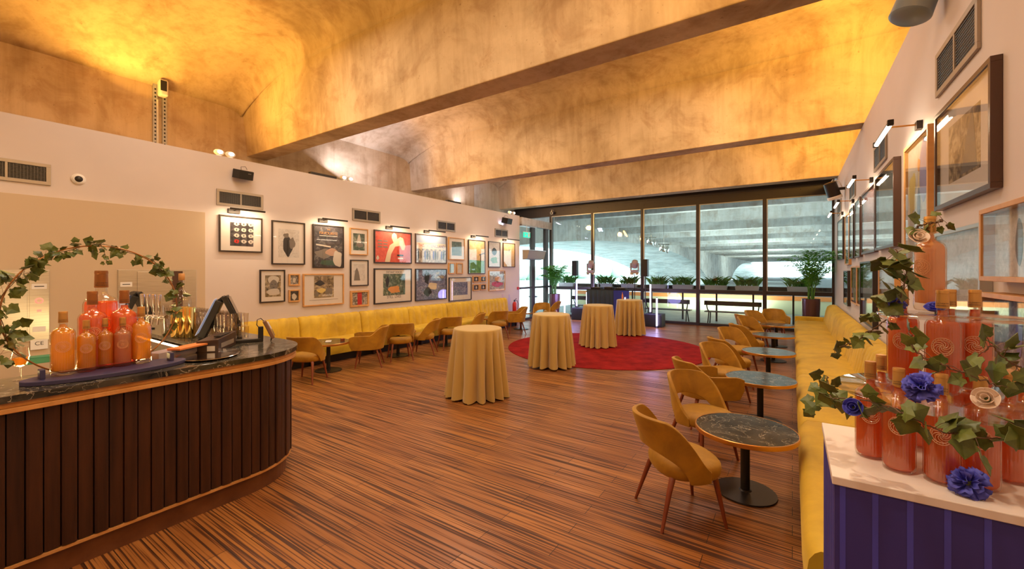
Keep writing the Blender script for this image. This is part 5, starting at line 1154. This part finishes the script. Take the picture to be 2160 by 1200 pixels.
# ================================================================ STAGE GEAR
def block(name, x, y, w, d, h, label): t = thing(name, label, 'speaker', (x, y, 0)); obj('cabinet', MB().box(-w / 2, w / 2, -d / 2, d / 2, 0, h), pm('dark blue black cabinet', (.02, .02, .032), .5), t, bevel=.01); obj('front_grille', MB().box(-w / 2 + .03, w / 2 - .03, -d / 2 - .008, -d / 2 + .001, .03, h - .03), 'black', t); return t
block('subwoofer', -6.90, 15.15, .52, .5, .46, 'black bass speaker box on the floor by the corner palm'); block('subwoofer', -3.93, 14.68, .60, .5, .43, 'black bass speaker box on the floor behind the farthest high table')
def tube_light(x, y, z0, z1, label):
    t = thing('led_tube_light', label, 'light', (x, y, z0)); obj('foot', MB().lathe([(.07, 0), (.07, .012), (.02, .05), (.02, .07)], 20), 'black', t); obj('light_tube', MB().tube([(0, 0, .06), (0, 0, z1 - z0)], .024, 14), 'led', t, smooth=True); obj('end_cap', MB().tube([(0, 0, z1 - z0), (0, 0, z1 - z0 + .02)], .026, 14), 'black', t)
tube_light(-7.40, 14.8, 0.001, 1.02, 'upright violet white light tube beside the plum pot'); tube_light(-7.03, 15.1, .47, 1.42, 'tallest violet white light tube on the bass box by the palm'); tube_light(-6.47, 14.8, .001, 1.08, 'upright light tube half hidden by the second high table, left one'); tube_light(-6.32, 14.8, .001, 1.0, 'upright light tube half hidden by the second high table, right one')
tube_light(-4.05, 14.62, .44, 1.43, 'tall violet white light tube on the bass box behind the farthest table'); tube_light(-3.76, 14.33, .001, .99, 'upright violet white light tube standing before the bass box')
for (x, y, l) in ((-7.2, 14.6, 1), (-3.9, 14.2, 2), (-6.4, 15.0, 3)): light('POINT', (x, y, .8), (x, y, 0), 26, (.45, .38, 1), .25)
def col_speaker(px, base, label):
    p = atY(px, 566, 15.35); q = base; t = thing('column_speaker', label, 'speaker', (q[0], q[1], 0)); obj('pole', MB().tube([(0, 0, q[2]), (0, 0, 1.75)], .016, 12), 'blackm', t, smooth=True); obj('cabinet', MB().box(-.11, .09, -.10, .10, 1.70, 2.30), 'black', t, bevel=.01)
    if q[2] < .1: obj('base_plate', MB().box(-.2, .2, -.2, .2, 0, .012), 'black', t)
col_speaker(1207, (-7.18, 15.3, .47), 'black column loudspeaker on a pole above the bass box by the palm'); col_speaker(1364, (-4.28, 14.84, .44), 'black column loudspeaker on a pole beside the window post')
for i, (x, l) in enumerate(((-6.50, 'by the corner side of the stage table'), (-4.79, 'at the other end of the stage table'))):
    t = thing('moving_head_light', 'pinkish moving head stage light, ' + l, 'stage light', (x, 15.25, 0)); hc = pm('warm grey plastic', (.42, .34, .32), .4) if i == 0 else hc
    obj('stand', MB().tube([(0, 0, .02), (0, 0, 1.80)], .014, 10).tube([(-.10, 0, 0), (0, 0, .4)], .01, 8).tube([(.25, 0, 0), (0, 0, .4)], .01, 8).tube([(0, .2, 0), (0, 0, .4)], .01, 8), 'blackm', t, smooth=True)
    obj('clamp', MB().box(-.17, .17, -.05, .05, 1.80, 1.84).box(-.15, -.05, -.06, .06, 1.75, 1.80).box(.05, .15, -.06, .06, 1.75, 1.80), 'chrome', t, bevel=.004); obj('base', MB().box(-.13, .13, -.11, .11, 1.84, 1.93), hc, t, bevel=.02)
    obj('yoke', MB().box(-.16, -.12, -.05, .05, 1.90, 2.18).box(.12, .16, -.05, .05, 1.90, 2.18), hc, t, bevel=.012); obj('head', MB().lathe([(.06, -.15), (.11, -.12), (.12, .02), (.10, .13), (.08, .15)], 24), hc, t, smooth=True, loc=(0, 0, 2.14), rot=(R(20), R(15), 0))
dj = thing('dj_table', 'dark cloth covered mixing table before the glass wall', 'table', (-5.6, 15.0, 0)); obj('table_top', MB().box(-.84, .78, -.3, .3, 1.19, 1.22), 'black', dj); obj('drape', MB().grid(lambda u, v: (-.83 + 1.6 * u, -.31 + .012 * sin(u * 60), .02 + 1.17 * v), 90, 4), pm('dark slate cloth', (.03, .045, .055), .8), dj, smooth=True, solid=.006)
obj('leg', MB().box(-.8, -.76, .2, .24, 0, 1.19), 'blackm', dj); obj('leg', MB().box(.72, .76, .2, .24, 0, 1.19), 'blackm', dj); obj('blue_side_cloth', MB().box(.22, .79, -.325, -.318, .15, 1.19), pm('blue cloth', (.03, .04, .22), .8), dj)
for (x, w, h, l) in ((-.55, .36, .05, 'turntable like deck at the palm side of the mixing table'), (-.05, .30, .07, 'mixer in the middle of the mixing table'), (.40, .36, .05, 'deck at the far side of the mixing table')):
    t = thing('dj_controller', 'dark metal ' + l, 'mixer', (-5.6 + x, 15.0, 1.221)); obj('casing', MB().box(-w / 2, w / 2, -.16, .16, 0, h), 'blackm', t, bevel=.006); k = MB()
    for a in range(4): k.lathe([(.014, h), (.014, h + .02)], 10, (-w / 3 + a * w / 4.5, -.08, 0))
    obj('knobs', k, 'chrome', t); obj('jog_wheel', MB().lathe([(.10, h), (.10, h + .012)], 28, (0, .03, 0)), 'silver', t)
for (x, l) in ((-.60, 'nearer the palm'), (.12, 'in the middle')):
    tag(obj('headphones', MB().tube([(.09 * cos(a), 0, .09 + .09 * sin(a)) for a in [pi * k / 12 for k in range(13)]], .012, 8).ball((-.09, 0, .06), (.03, .05, .055), 12, 8).ball((.09, 0, .06), (.03, .05, .055), 12, 8), 'black', smooth=True, loc=(-5.6 + x, 15.17, 1.275 if x < 0 else 1.295)), 'black headphones propped on the mixing table, pair ' + l, 'headphones')
cn = thing('table_candle', 'small glass candle on the farthest high table', 'candle', (-4.12, 12.2, 1.05)); obj('glass', MB().lathe([(.03, 0), (.035, .01), (.035, .09), (.032, .09)], 20), 'clear', cn, smooth=True); obj('flame_lamp', MB().lathe([(.012, .01), (.012, .05), (.003, .065)], 12), 'led', cn)
bt = tag(obj('sauce_bottle', MB().lathe([(.02, 0), (.022, .01), (.022, .12), (.008, .16), (.008, .2)], 16), 'orange', smooth=True, loc=(-4.25, 12.35, 1.05)), 'tiny orange bottle beside the candle on the farthest high table', 'bottle')
tag(obj('microphone', MB().tube([(0, 0, 0), (0, 0, .14), (.03, 0, .2), (.07, 0, .22)], .006, 8).ball((.08, 0, .22), .018, 10, 8), 'chrome', smooth=True, loc=(-5.0, 15.0, 1.221)), 'thin gooseneck microphone at the end of the mixing table', 'microphone')
